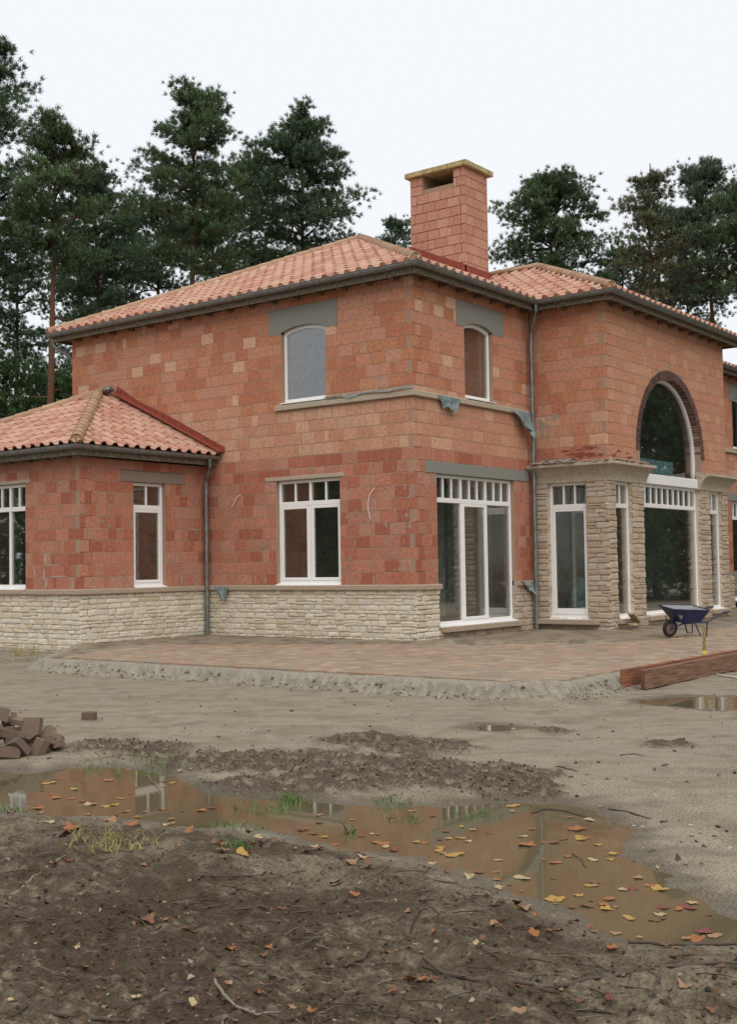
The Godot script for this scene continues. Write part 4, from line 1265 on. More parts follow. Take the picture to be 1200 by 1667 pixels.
func build_ground() -> void:
	var rh := Vector3(cam_r.x, 0, cam_r.z).normalized()
	var fh := Vector3(cam_f.x, 0, cam_f.z).normalized()
	var ss := []
	var half := []
	var s := 0.0
	while s < 400.0:
		half.append(s)
		s += 0.03 if s < 2.6 else (0.055 if s < 9.0 else 0.2 + (s - 9.0) * 0.28)
	for i in range(half.size() - 1, 0, -1): ss.append(-half[i])
	ss.append_array(half)
	var ds := []
	var back := []
	s = 2.0
	while s > -300.0:
		back.append(s); s -= 0.15 + (2.0 - s) * 0.28
	back.reverse()
	ds.append_array(back)
	s = 2.03
	while s < 420.0:
		ds.append(s)
		s += 0.028 if s < 8.0 else (0.045 if s < 17.0 else (0.09 if s < 25.0 else 0.3 + (s - 25.0) * 0.28))
	var w := ss.size(); var hgt := ds.size()
	var v := PackedVector3Array(); var c := PackedColorArray(); var n := PackedVector3Array(); var idx := PackedInt32Array()
	v.resize(w * hgt); c.resize(w * hgt); n.resize(w * hgt)
	for j in hgt:
		for i in w:
			var p: Vector3 = EYE + rh * float(ss[i]) + fh * float(ds[j])
			p.y = height_at(p.x, p.z)
			v[j * w + i] = p
			c[j * w + i] = ground_color(p.x, p.z)
	for j in hgt:
		for i in w:
			var du := v[j * w + mini(i + 1, w - 1)] - v[j * w + maxi(i - 1, 0)]
			var dv := v[mini(j + 1, hgt - 1) * w + i] - v[maxi(j - 1, 0) * w + i]
			n[j * w + i] = du.cross(dv).normalized() if du.cross(dv).y > 0 else dv.cross(du).normalized()
	idx.resize((w - 1) * (hgt - 1) * 6)
	var k := 0
	for j in hgt - 1:
		for i in w - 1:
			var a := j * w + i
			idx[k] = a; idx[k + 1] = a + w; idx[k + 2] = a + 1
			idx[k + 3] = a + 1; idx[k + 4] = a + w; idx[k + 5] = a + w + 1
			k += 6
	var arr := []
	arr.resize(Mesh.ARRAY_MAX)
	arr[Mesh.ARRAY_VERTEX] = v; arr[Mesh.ARRAY_NORMAL] = n; arr[Mesh.ARRAY_COLOR] = c; arr[Mesh.ARRAY_INDEX] = idx
	var m := ArrayMesh.new()
	m.add_surface_from_arrays(Mesh.PRIMITIVE_TRIANGLES, arr)
	var o := put("ground", m, M.ground)
	o.set_meta("kind", "structure")
	var i := 0
	for q in pools:
		var sh := Shape.new()
		var b: Rect2 = (q.box as Rect2).grow(-0.45)
		if i == 0: b = b.grow(0.3)
		sh.quad(Vector3(b.position.x, q.level, b.end.y), Vector3(b.end.x, q.level, b.end.y), Vector3(b.end.x, q.level, b.position.y), Vector3(b.position.x, q.level, b.position.y))
		var poly := PackedVector2Array()
		for g in Geometry2D.offset_polygon(q.poly, 0.12): poly = g; break
		sh = Shape.new()
		var t := Geometry2D.triangulate_polygon(poly)
		for e in range(0, t.size(), 3):
			var p0 := poly[t[e]]; var p1 := poly[t[e + 1]]; var p2 := poly[t[e + 2]]
			var a3 := Vector3(p0.x, q.level, p0.y); var b3 := Vector3(p1.x, q.level, p1.y); var c3 := Vector3(p2.x, q.level, p2.y)
			if (b3 - a3).cross(c3 - a3).y > 0: sh.tri(a3, b3, c3)
			else: sh.tri(a3, c3, b3)
		var pool := put("puddle_water", sh, M.water)
		numbered(pool, "puddle_water", i)
		pool.set_meta("kind", "structure")
		i += 1


func build_paving() -> void:
	rng.seed = 99
	var p := Shape.new()
	p.box(Vector3.ZERO, Vector3(0.192, 0.06, 0.192), Basis.IDENTITY, 0.01)
	var pm := p.mesh()
	var top := base("paving")
	top.set_meta("kind", "structure")
	var list := []
	var z := 6.4
	var row := 0
	while z > -16.0:
		var x := -4.6 + (0.1 if row % 2 else 0.0)
		while x < 6.4:
			var q := Vector2(x, z)
			if Geometry2D.is_point_in_polygon(q, pave_poly) and terrace_edge(x, z) < -0.09: list.append(q)
			x += 0.2
		z -= 0.2
		row += 1
	list.sort_custom(func(a, b): return a.distance_to(flat(EYE)) < b.distance_to(flat(EYE)))
	var rest := Shape.new()
	for i in list.size():
		var q: Vector2 = list[i]
		var t := Transform3D(Basis(Vector3(rng.randf_range(-1, 1), 0.0, rng.randf_range(-1, 1)).normalized(), rng.randf() * 0.012), Vector3(q.x, PAVE - 0.03 + rng.randf_range(-0.003, 0.003), q.y))
		var m: StandardMaterial3D = M.paver[rng.randi() % 5]
		if i < 300:
			put("paver" if i == 0 else "paver_%03d" % i, pm, m, top).transform = t
		else:
			rest.tint = m.albedo_color.srgb_to_linear()
			rest.add(p, t)
	var rm := mat(Color(1, 1, 1), 0.8, (M.paver[0] as StandardMaterial3D).albedo_texture, (M.paver[0] as StandardMaterial3D).normal_texture, 1.4, 0.5, 0.4)
	rm.vertex_color_use_as_albedo = true
	tag(put("pavers", rest, rm, top), "", "", "", "stuff")


# ------------------------------------------------------------------ trees
var tuft: Mesh

func make_tuft() -> void:
	rng.seed = 31
	var s := Shape.new()
	for i in 20:
		var a := rng.randf() * TAU
		var tilt := rng.randf_range(0.1, 1.25)
		var d := Vector3(sin(tilt) * cos(a), cos(tilt), sin(tilt) * sin(a))
		var side := d.cross(Vector3(rng.randf() - 0.5, rng.randf() - 0.5, rng.randf() - 0.5)).normalized() * 0.011
		var o := Vector3(rng.randf_range(-0.05, 0.05), rng.randf_range(-0.05, 0.05), rng.randf_range(-0.05, 0.05))
		var l := rng.randf_range(0.11, 0.2)
		var nn := (d + side.normalized().cross(d) * 0.6).normalized()
		s.smooth(o - side, o + side, o + d * l, nn, nn, nn)
	tuft = s.mesh()


# a Scots pine: bare lower trunk, pads of needles at the ends of crooked limbs
func pine(index: int, called: String, foot: Vector3, top: Vector3, reach: float, crown_from: float, pads: int, per_pad: int, tone: Color, label: String, group: String, bark: Material, pad_size := 1.0, tuft_size := 1.0) -> void:
	rng.seed = 1000 + index * 17
	var t := base(called, foot)
	numbered(t, called, index)
	tag(t, label, "tree", group)
	var tp := top - foot
	var h := tp.y
	var wig := Vector3(rng.randf_range(-0.3, 0.3), 0, rng.randf_range(-0.3, 0.3))
	var at := func(f: float) -> Vector3:
		return Vector3(tp.x * f, h * f, tp.z * f) + wig * sin(f * 5.0) * 0.7
	var s := Shape.new()
	var path := []; var rad := []
	for i in 15:
		var f := i / 14.0
		path.append(at.call(f) if i else Vector3(0, -0.3, 0)); rad.append(lerpf(0.011 * h + 0.03, 0.02, pow(f, 0.85)))
	s.tube(path, rad, 8)
	var where := []
	var cols := []
	var ang := rng.randf() * TAU
	for i in pads:
		var f0 := (i + rng.randf()) / pads
		var f := lerpf(crown_from, 1.0, pow(f0, 0.9))
		var g := (f - crown_from) / (1.0 - crown_from)
		var env := reach * (0.55 + 0.75 * g if g < 0.35 else lerpf(0.81, 0.16, pow((g - 0.35) / 0.65, 1.15)) + 0.05)
		ang += 2.4 + rng.randf_range(-0.5, 0.5)
		var len := env * rng.randf_range(0.45, 1.12)
		var from: Vector3 = at.call(f - 0.04 * rng.randf())
		var dirr := Vector3(cos(ang), rng.randf_range(-0.05, 0.4) + 0.25 * g, sin(ang))
		var tip := from + dirr * len
		var mid := from.lerp(tip, 0.5) + Vector3(rng.randf_range(-0.15, 0.15), rng.randf_range(-0.1, 0.22), rng.randf_range(-0.15, 0.15)) * len * 0.5
		s.tube([from, mid, tip], [0.022 + 0.018 * len, 0.018 + 0.008 * len, 0.012], 5, false)
		var pr := pad_size * rng.randf_range(0.36, 0.8) * (0.75 + 0.35 * minf(1.0, reach / 2.5)) * (1.0 - 0.35 * g)
		var shade := rng.randf_range(0.75, 1.25)
		var clumps := 5
		for c in clumps:
			var co := tip + Vector3(rng.randf_range(-1, 1), rng.randf_range(-0.35, 0.45), rng.randf_range(-1, 1)) * pr * 0.75
			if c == 0: co = mid.lerp(tip, 0.4)
			if c == 1: co = from.lerp(mid, 0.7)
			for k in int(per_pad * 0.85 / clumps):
				var d := Vector3(rng.randfn(0, 0.72), rng.randfn(0, 0.72), rng.randfn(0, 0.72))
				var q := co + Vector3(d.x * pr * 0.62, d.y * pr * 0.3, d.z * pr * 0.62)
				var up := (d * 0.9 + Vector3(0, 0.75, 0) + dirr * 0.3).normalized()
				var side := up.cross(Vector3(rng.randf() - 0.5, 0.1, rng.randf() - 0.5)).normalized()
				var sc := tuft_size * rng.randf_range(0.75, 1.25)
				where.append(Transform3D(Basis(side, up, side.cross(up)) * Basis(Vector3.UP, rng.randf() * TAU) * Basis.from_scale(Vector3.ONE * sc), q))
				var b := shade * rng.randf_range(0.8, 1.2)
				cols.append(Color(tone.r * b * rng.randf_range(0.9, 1.15), tone.g * b, tone.b * b))
	for i in 9:                                            # dead snags on the bare trunk
		var f := rng.randf_range(crown_from * 0.45, crown_from)
		var a := rng.randf() * TAU
		var l := rng.randf_range(0.3, 1.1)
		var from: Vector3 = at.call(f)
		s.tube([from, from + Vector3(cos(a) * l, rng.randf_range(-0.2, 0.25), sin(a) * l)], [0.025, 0.008], 4, false)
	put("trunk", s, bark, t)
	crown_of(t, where, cols)


func crown_of(t: Node3D, where: Array, cols: Array) -> void:
	var mm := MultiMesh.new()
	mm.transform_format = MultiMesh.TRANSFORM_3D
	mm.use_colors = true
	mm.mesh = tuft
	mm.instance_count = where.size()
	for i in where.size():
		mm.set_instance_transform(i, where[i])
		mm.set_instance_color(i, cols[i])
	var o := MultiMeshInstance3D.new()
	o.name = "crown"
	o.multimesh = mm
	o.material_override = M.needles
	o.set_meta("kind", "stuff")
	t.add_child(o)


func bush(index: int, foot: Vector3, h: float, r: float, label: String, group: String, tone: Color) -> void:
	rng.seed = 5000 + index
	var t := base("shrub", foot)
	numbered(t, "shrub", index)
	tag(t, label, "shrub", group)
	var s := Shape.new()
	var where := []; var cols := []
	for i in 60:
		var a := rng.randf() * TAU
		var f := rng.randf()
		var env := r * (0.55 + 0.9 * f if f < 0.4 else 0.91 * (1.35 - f))
		var tip := Vector3(cos(a) * env * rng.randf_range(0.3, 1), h * f, sin(a) * env * rng.randf_range(0.3, 1))
		s.tube([Vector3(0, h * f * 0.5, 0), tip], [0.04, 0.012], 4, false)
		var shade := rng.randf_range(0.65, 1.3)
		for k in 46:
			var d := Vector3(rng.randfn(0, 0.42), rng.randfn(0, 0.3), rng.randfn(0, 0.42))
			var up := (d + Vector3(0, 0.6, 0)).normalized()
			var side := up.cross(Vector3(rng.randf() - 0.5, 0.1, rng.randf() - 0.5)).normalized()
			where.append(Transform3D(Basis(side, up, side.cross(up)) * Basis.from_scale(Vector3.ONE * rng.randf_range(0.9, 1.5)), tip + d * r * 0.45))
			var b := shade * rng.randf_range(0.75, 1.25)
			cols.append(Color(tone.r * b, tone.g * b, tone.b * b))
	put("stem", s, M.bark_dark, t)
	crown_of(t, where, cols)


func build_trees() -> void:
	make_tuft()
	var dark := Color(0.085, 0.14, 0.08)
	var mid := Color(0.094, 0.15, 0.076)
	var grey := Color(0.105, 0.148, 0.1)
	var warm := Color(0.125, 0.142, 0.082)
	# foot u, depth, top u, top v, reach m, crown from v, pads, tufts per pad, tone, bark, label
	var list := [
		[-32, 38, -22, 62, 2.3, 480, 52, 95, dark, 0, "tallest pine, its dark boughs reaching past the house's low end"],
		[72, 36, 92, 196, 1.75, 420, 34, 85, mid, 1, "slender pine with a straight bare brown trunk beside the low annex"],
		[168, 50, 160, 262, 2.5, 520, 52, 100, dark, 0, "dense dark pine between the slender pine and the broad-topped one"],
		[303, 42, 318, 138, 2.45, 425, 50, 105, mid, 1, "broad-topped pine with forked crown and reddish trunk above the roof slope"],
		[268, 53, 250, 300, 2.3, 455, 36, 90, dark, 0, "dark pine half hidden behind the broad-topped pine's trunk"],
		[490, 46, 494, 186, 3.0, 440, 66, 110, dark, 0, "wide bushy dark pine standing behind the main roof's peak"],
		[408, 50, 402, 248, 2.0, 460, 36, 95, mid, 0, "smaller pine filling the gap before the wide bushy pine"],
		[640, 62, 641, 348, 1.0, 405, 16, 60, dark, 0, "small pine tip peeping over the roof beside the chimney"],
		[892, 50, 905, 278, 3.0, 470, 62, 110, mid, 0, "round spreading pine between the chimney and the bay roof"],
		[1056, 46, 1066, 266, 1.75, 500, 34, 62, warm, 1, "thin brownish see-through pine with bare twigs behind the bay roof"],
		[1088, 53, 1086, 330, 1.8, 500, 30, 80, grey, 0, "low grey-green pine behind the thin brownish one"],
		[1166, 48, 1158, 268, 2.3, 480, 50, 92, grey, 1, "pointed grey-green pine rising over the bay's gutter"],
		[1238, 44, 1232, 285, 2.4, 470, 46, 92, mid, 0, "full green pine beyond the far end of the bay gutter"],
		[1008, 60, 1010, 405, 2.0, 520, 26, 85, dark, 0, "short dark pine low behind the bay roof's hip"],
		[1125, 62, 1122, 420, 2.4, 540, 30, 85, dark, 0, "short dark pine low behind the pointed grey-green pine"],
		[22, 56, 30, 330, 2.9, 580, 50, 95, dark, 0, "shadowy pine deep in the wood behind the slender pine's trunk"],
		[122, 60, 126, 372, 2.5, 570, 44, 95, dark, 0, "shadowy pine deep in the wood above the house's left eaves end"],
		[205, 57, 205, 345, 2.5, 540, 44, 95, dark, 0, "shadowy pine deep in the wood above the middle of the long gutter"],
		[345, 57, 346, 300, 2.2, 480, 40, 95, dark, 0, "shadowy pine deep in the wood behind the roof's long hip"]]
	for i in list.size():
		var q: Array = list[i]
		var top := at_depth(q[2], q[3], q[1])
		var foot := at_depth(q[0], 900, q[1])
		foot.y = YARD
		var low := at_depth(q[0], q[5], q[1])
		pine(i, "pine_tree", foot, top, q[4], clampf((low.y - YARD) / (top.y - YARD), 0.2, 0.9), q[6], q[7], q[8], q[10], "pines behind the house", [M.bark_dark, M.bark][q[9]])
	var hedge := [[8, 44, 585, 2.4], [62, 47, 600, 2.2], [102, 46, 592, 1.9], [-45, 45, 560, 2.4]]
	for i in hedge.size():
		var q: Array = hedge[i]
		var top := at_depth(q[0], q[2], q[1])
		bush(i, Vector3(top.x, YARD, top.z), top.y - YARD, q[3], ["bushy green young conifer beside the slender pine's foot", "dark young conifer low behind the annex roof ridge", "dark young conifer against the house's end wall", "broad young conifer under the tallest pine"][i], "young conifers under the pines", Color(0.08, 0.14, 0.058))
	for i in 9:
		var q := Vector3(5.0 + i * 3.4, YARD, -33.5 + i * 2.0)
		bush(4 + i, q, 4.5, 4.2, "broad young conifer under the tall pines that the bay windows mirror", "young conifers facing the bay windows", Color(0.07, 0.12, 0.055))
	# the wood on the other sides, seen only in the window panes
	var k := list.size()
	for i in 16:
		var p := Vector3(6.0 + (i % 8) * 3.6, YARD, -36.0 + (i % 8) * 2.1 + 2.0 * sin(i * 2.3) - (7.0 if i > 7 else 0.0))
		pine(k, "pine_tree", p, p + Vector3(0.3, (17.0 if i < 8 else 22.0) + 2.0 * sin(i * 1.7), 0.2), 3.6, 0.06, 60, 70, mid, "dense tall pine in the rows that the bay windows mirror", "pines facing the bay windows", M.bark_dark, 1.9, 2.2)
		k += 1
	for i in 14:
		var p := Vector3(-48.0 + (i % 7) * 5.4 + (2.5 if i > 6 else 0.0), YARD, 34.0 + (i % 7) * 4.4 + (4.0 if i > 6 else 0.0))
		pine(k, "pine_tree", p, p + Vector3(0.2, 9.0 + 1.6 * sin(i * 2.1), 0.2), 3.6, 0.04, 50, 70, mid, "middling pine in the rows across the yard that the long facade mirrors", "pines facing the long facade", M.bark_dark, 1.9, 2.2)
		k += 1


# ------------------------------------------------------------------ things in the yard
func build_wheelbarrow() -> void:
	var t := base("wheelbarrow", Vector3(4.1, PAVE, -2.75), atan2(-0.866, -0.498))
	t.scale = Vector3.ONE * 0.9
	t.rotate_object_local(Vector3.RIGHT, -0.16)
	tag(t, "dark blue wheelbarrow with a cement-smeared tray parked before the bay's picture window", "wheelbarrow")
	# x towards the wheel, y up
	var rim := [Vector3(0.16, 0.66, -0.26), Vector3(0.16, 0.66, 0.26), Vector3(-0.1, 0.655, 0.33), Vector3(-0.76, 0.62, 0.33), Vector3(-0.8, 0.62, 0.28), Vector3(-0.8, 0.62, -0.28), Vector3(-0.76, 0.62, -0.33), Vector3(-0.1, 0.655, -0.33)]
	var bot := [Vector3(-0.14, 0.34, -0.16), Vector3(-0.14, 0.34, 0.16), Vector3(-0.2, 0.335, 0.2), Vector3(-0.62, 0.33, 0.21), Vector3(-0.64, 0.33, 0.18), Vector3(-0.64, 0.33, -0.18), Vector3(-0.62, 0.33, -0.21), Vector3(-0.2, 0.335, -0.2)]
	var s := Shape.new()
	var inside := Shape.new()
	var mid := Vector3(-0.35, 0.5, 0)
	for i in 8:
		var j := (i + 1) % 8
		s.quad(bot[j], bot[i], rim[i], rim[j])
		var a: Vector3 = mid + (rim[i] - mid) * 0.985; var b: Vector3 = mid + (rim[j] - mid) * 0.985
		var c: Vector3 = bot[i] + Vector3(0, 0.012, 0) + (mid - bot[i]) * 0.04; var d: Vector3 = bot[j] + Vector3(0, 0.012, 0) + (mid - bot[j]) * 0.04
		inside.quad(c, d, b, a)
		s.tri(bot[0], bot[i], bot[j])
	put("tray", s, M.barrow_blue, t)
	put("tray_inside", inside, M.barrow_inside, t)
	s = Shape.new()
	var lip := rim.duplicate(); lip.append(rim[0])
	var rr := []
	for i in 9: rr.append(0.013)
	s.tube(lip, rr, 6, false)
	put("rim_bead", s, M.barrow_blue, t)
	s = Shape.new()                                          # a heap of set cement left in the tray
	for i in 10:
		var a0 := TAU * i / 10; var a1 := TAU * (i + 1) / 10
		var p0 := Vector3(-0.4 + 0.29 * cos(a0), 0.53, 0.23 * sin(a0)); var p1 := Vector3(-0.4 + 0.29 * cos(a1), 0.53, 0.23 * sin(a1))
		s.tri(Vector3(-0.45, 0.58, 0.02), p1, p0)
	put("cement_heap", s, M.cement, t)
	for z in [-1.0, 1.0]:
		var k: float = z
		s = Shape.new()
		s.tube([Vector3(0.03, 0.19, 0.07 * k), Vector3(-0.2, 0.31, 0.15 * k), Vector3(-0.78, 0.36, 0.25 * k), Vector3(-1.02, 0.47, 0.28 * k), Vector3(-1.16, 0.56, 0.285 * k), Vector3(-1.36, 0.575, 0.285 * k)], [0.018, 0.018, 0.018, 0.018, 0.018, 0.018], 7)
		put("handle", s, M.barrow_blue, t)
		s = Shape.new()
		s.tube([Vector3(-0.5, 0.33, 0.2 * k), Vector3(-0.66, 0.012, 0.24 * k), Vector3(-0.8, 0.012, 0.25 * k), Vector3(-0.78, 0.36, 0.25 * k)], [0.014, 0.014, 0.014, 0.014], 6)
		put("leg", s, M.barrow_blue, t)
		s = Shape.new()
		s.tube([Vector3(0.0, 0.19, 0.07 * k), Vector3(0.05, 0.45, 0.12 * k)], [0.012, 0.012], 6)
		put("stay", s, M.barrow_blue, t)
	s = Shape.new()
	var ring := []; var wr := []
	for i in 21:
		var a := TAU * i / 20
		ring.append(Vector3(0.15 * cos(a), 0.19 + 0.15 * sin(a), 0)); wr.append(0.042)
	s.tube(ring, wr, 8, false)
	var w := put("wheel", s, M.tyre, t)
	s = Shape.new()
	s.tube([Vector3(0, 0.19, -0.03), Vector3(0, 0.19, 0.03)], [0.115, 0.115], 14)
	s.tube([Vector3(0, 0.19, -0.075), Vector3(0, 0.19, 0.075)], [0.02, 0.02], 8)
	put("hub", s, M.rim, w)


func build_planks() -> void:
	var defs := [
		[Vector3(6.73, 0, 4.95), Vector3(6.78, 0, -0.6), M.plank_red, "reddish plank on edge against the terrace bank, behind the longer plank"],
		[Vector3(6.98, 0, 4.86), Vector3(7.0, 0, -1.4), M.plank, "grey-brown plank on edge lying in front of the reddish one"]]
	for i in 2:
		var q: Array = defs[i]
		var a: Vector3 = q[0]; var b: Vector3 = q[1]
		a.y = height_at(a.x + 0.15, a.z) + 0.02; b.y = height_at(b.x + 0.2, b.z) + 0.02
		var o := base("plank", a)
		numbered(o, "plank", i)
		tag(o, q[3], "plank", "planks by the terrace edge")
		var d := (b - a)
		var s := Shape.new()
		s.box(d / 2 + Vector3(0, 0.115, 0), Vector3(0.065, 0.255, d.length()), Basis(Vector3.UP.cross(d.normalized()).normalized(), Vector3.UP, d.normalized()), 0.006)
		put("board", s, q[2], o)
		s = Shape.new()                                      # end grain
		s.box(Vector3(0, 0.115, 0.003), Vector3(0.055, 0.245, 0.008), Basis.IDENTITY, 0.002)
		put("sawn_end", s, M.plank_red if i == 0 else M.door_wood, o)
	var st := at_depth(1148, 1078, 18.9)
	st.y = height_at(st.x, st.z)
	var k := base("marker_stake", st)
	tag(k, "thin yellowish wooden marker stake with a bright yellow band, standing behind the planks", "stake")
	var s := Shape.new()
	s.box(Vector3(0, 0.19, 0), Vector3(0.045, 0.56, 0.03), Basis(Vector3.FORWARD, 0.03), 0.004)
	put("post", s, M.stake, k)
	s = Shape.new()
	s.box(Vector3(0, 0.05, 0), Vector3(0.062, 0.07, 0.048), Basis(Vector3.FORWARD, 0.03), 0.012)
	put("yellow_band", s, M.stake_mark, k)
	# timber offcut on the bay's sill
	var o := base("timber_offcut", Vector3(2.12, -1.02, -5.2))
	tag(o, "pale sawn timber offcut leaning on the bay's sill stones", "timber")
	s = Shape.new()
	s.box(Vector3(0.0, 0.17, -0.25), Vector3(0.15, 0.05, 0.75), Basis(Vector3(0, 1, 0), 0.25) * Basis(Vector3(1, 0, 0), -0.28), 0.004)
	s.box(Vector3(0.06, 0.02, -0.05), Vector3(0.1, 0.05, 0.2), Basis(Vector3(0, 1, 0), -0.4), 0.004)
	put("board", s, M.board, o)
	# pale hose by the planks
	s = Shape.new()
	var pts := []
	for e in [[1240, 1112], [1200, 1104], [1175, 1101], [1166, 1098], [1176, 1094], [1205, 1092], [1240, 1092]]:
		pts.append(on_ground(e[0], e[1]) + Vector3(0, 0.012, 0))
	s.tube(pts, [0.012, 0.012, 0.012, 0.012, 0.012, 0.012, 0.012], 6)
	tag(put("hose", s, M.cable), "pale loop of thin hose lying on the sand before the planks", "hose")


func build_rubble() -> void:
	rng.seed = 808
	var shapes := []
	for k in 7:                                              # a rectangular paver with a broken end
		var s := Shape.new()
		var w := rng.randf_range(0.5, 0.8); var hh := rng.randf_range(0.32, 0.45)
		var out := [Vector2(-0.5, -w / 2), Vector2(rng.randf_range(0.25, 0.5), -w / 2), Vector2(0.5, rng.randf_range(-0.2, 0.2) * w), Vector2(rng.randf_range(0.3, 0.5), w / 2), Vector2(-0.5, w / 2)]
		for i in out.size():
			var j := (i + 1) % out.size()
			var a := Vector3(out[i].x, 0, out[i].y); var b := Vector3(out[j].x, 0, out[j].y)
			var up := Vector3(0, hh / 2, 0); var e := Vector3(0.93, 1, 0.93)
			s.quad(b - up, a - up, a + up * 0.8, b + up * 0.8)
			s.quad(b + up * 0.8, a + up * 0.8, a * e + up, b * e + up)
			s.tri(up, b * e + up, a * e + up); s.tri(-up, a - up, b - up)
		shapes.append(s.mesh())
	var mid := on_ground(-12, 1222)
	for i in 62:
		var a := rng.randf() * TAU
		var r := sqrt(rng.randf()) * 0.62
		var layer := rng.randf()
		if i > 34: layer = 0.95
		var p := mid + Vector3(cos(a) * r, 0, sin(a) * r)
		var top := 0.38 * (1.0 - r / 0.68)
		p.y = height_at(p.x, p.z) + 0.03 + top * layer
		var o := put("broken_paver", shapes[rng.randi() % 7], M.rubble[rng.randi() % 4])
		numbered(o, "broken_paver", i)
		o.transform = Transform3D(Basis(Vector3(rng.randf() - 0.5, 0.5, rng.randf() - 0.5).normalized(), rng.randf() * TAU) * Basis(Vector3.RIGHT, rng.randf_range(-0.6, 0.6)) * Basis.from_scale(Vector3.ONE * rng.randf_range(0.12, 0.22)), p)
		tag(o, "broken brown paver tipped on the rubble heap beside the puddle", "stone", "broken pavers in the heap")
	var lone := put("broken_paver", shapes[2], M.rubble[1])
	numbered(lone, "broken_paver", 62)
	var lp := on_ground(145, 1172)
	lone.transform = Transform3D(Basis(Vector3.UP, 0.6) * Basis.from_scale(Vector3(0.15, 0.26, 0.15)), lp + Vector3(0, 0.045, 0))
	tag(lone, "single dark brown stone lying apart from the heap on open sand", "stone")


func leaf_shape(seed_: int, lobes: int) -> Mesh:
	rng.seed = seed_
	var s := Shape.new()
	var rimp := []
	var steps := 24
	for i in steps:
		var a := TAU * i / steps
		var r := 0.0
		if lobes > 0: r = (0.3 + 0.2 * pow(absf(cos(a * lobes / 2.0)), 1.3) + (0.03 if i % 2 else 0.0)) * (0.82 + 0.2 * cos(a))
		else: r = 0.5 * (0.45 + 0.55 * pow(absf(cos(a)), 1.6))
		r *= rng.randf_range(0.92, 1.06)
		rimp.append(Vector3(r * cos(a), 0.09 * sin(a * 2 + seed_) * r * 2 + 0.25 * pow(r * sin(a), 2) * (1.6 if seed_ % 2 else 3.2) + rng.randf_range(-0.05, 0.05), r * sin(a)))
	for i in steps:
		s.tri(Vector3.ZERO, rimp[(i + 1) % steps], rimp[i])
	s.tube([Vector3(-0.3, 0.02, 0), Vector3(-0.75, 0.06, 0.06)], [0.012, 0.01], 4, false)
	return s.mesh()


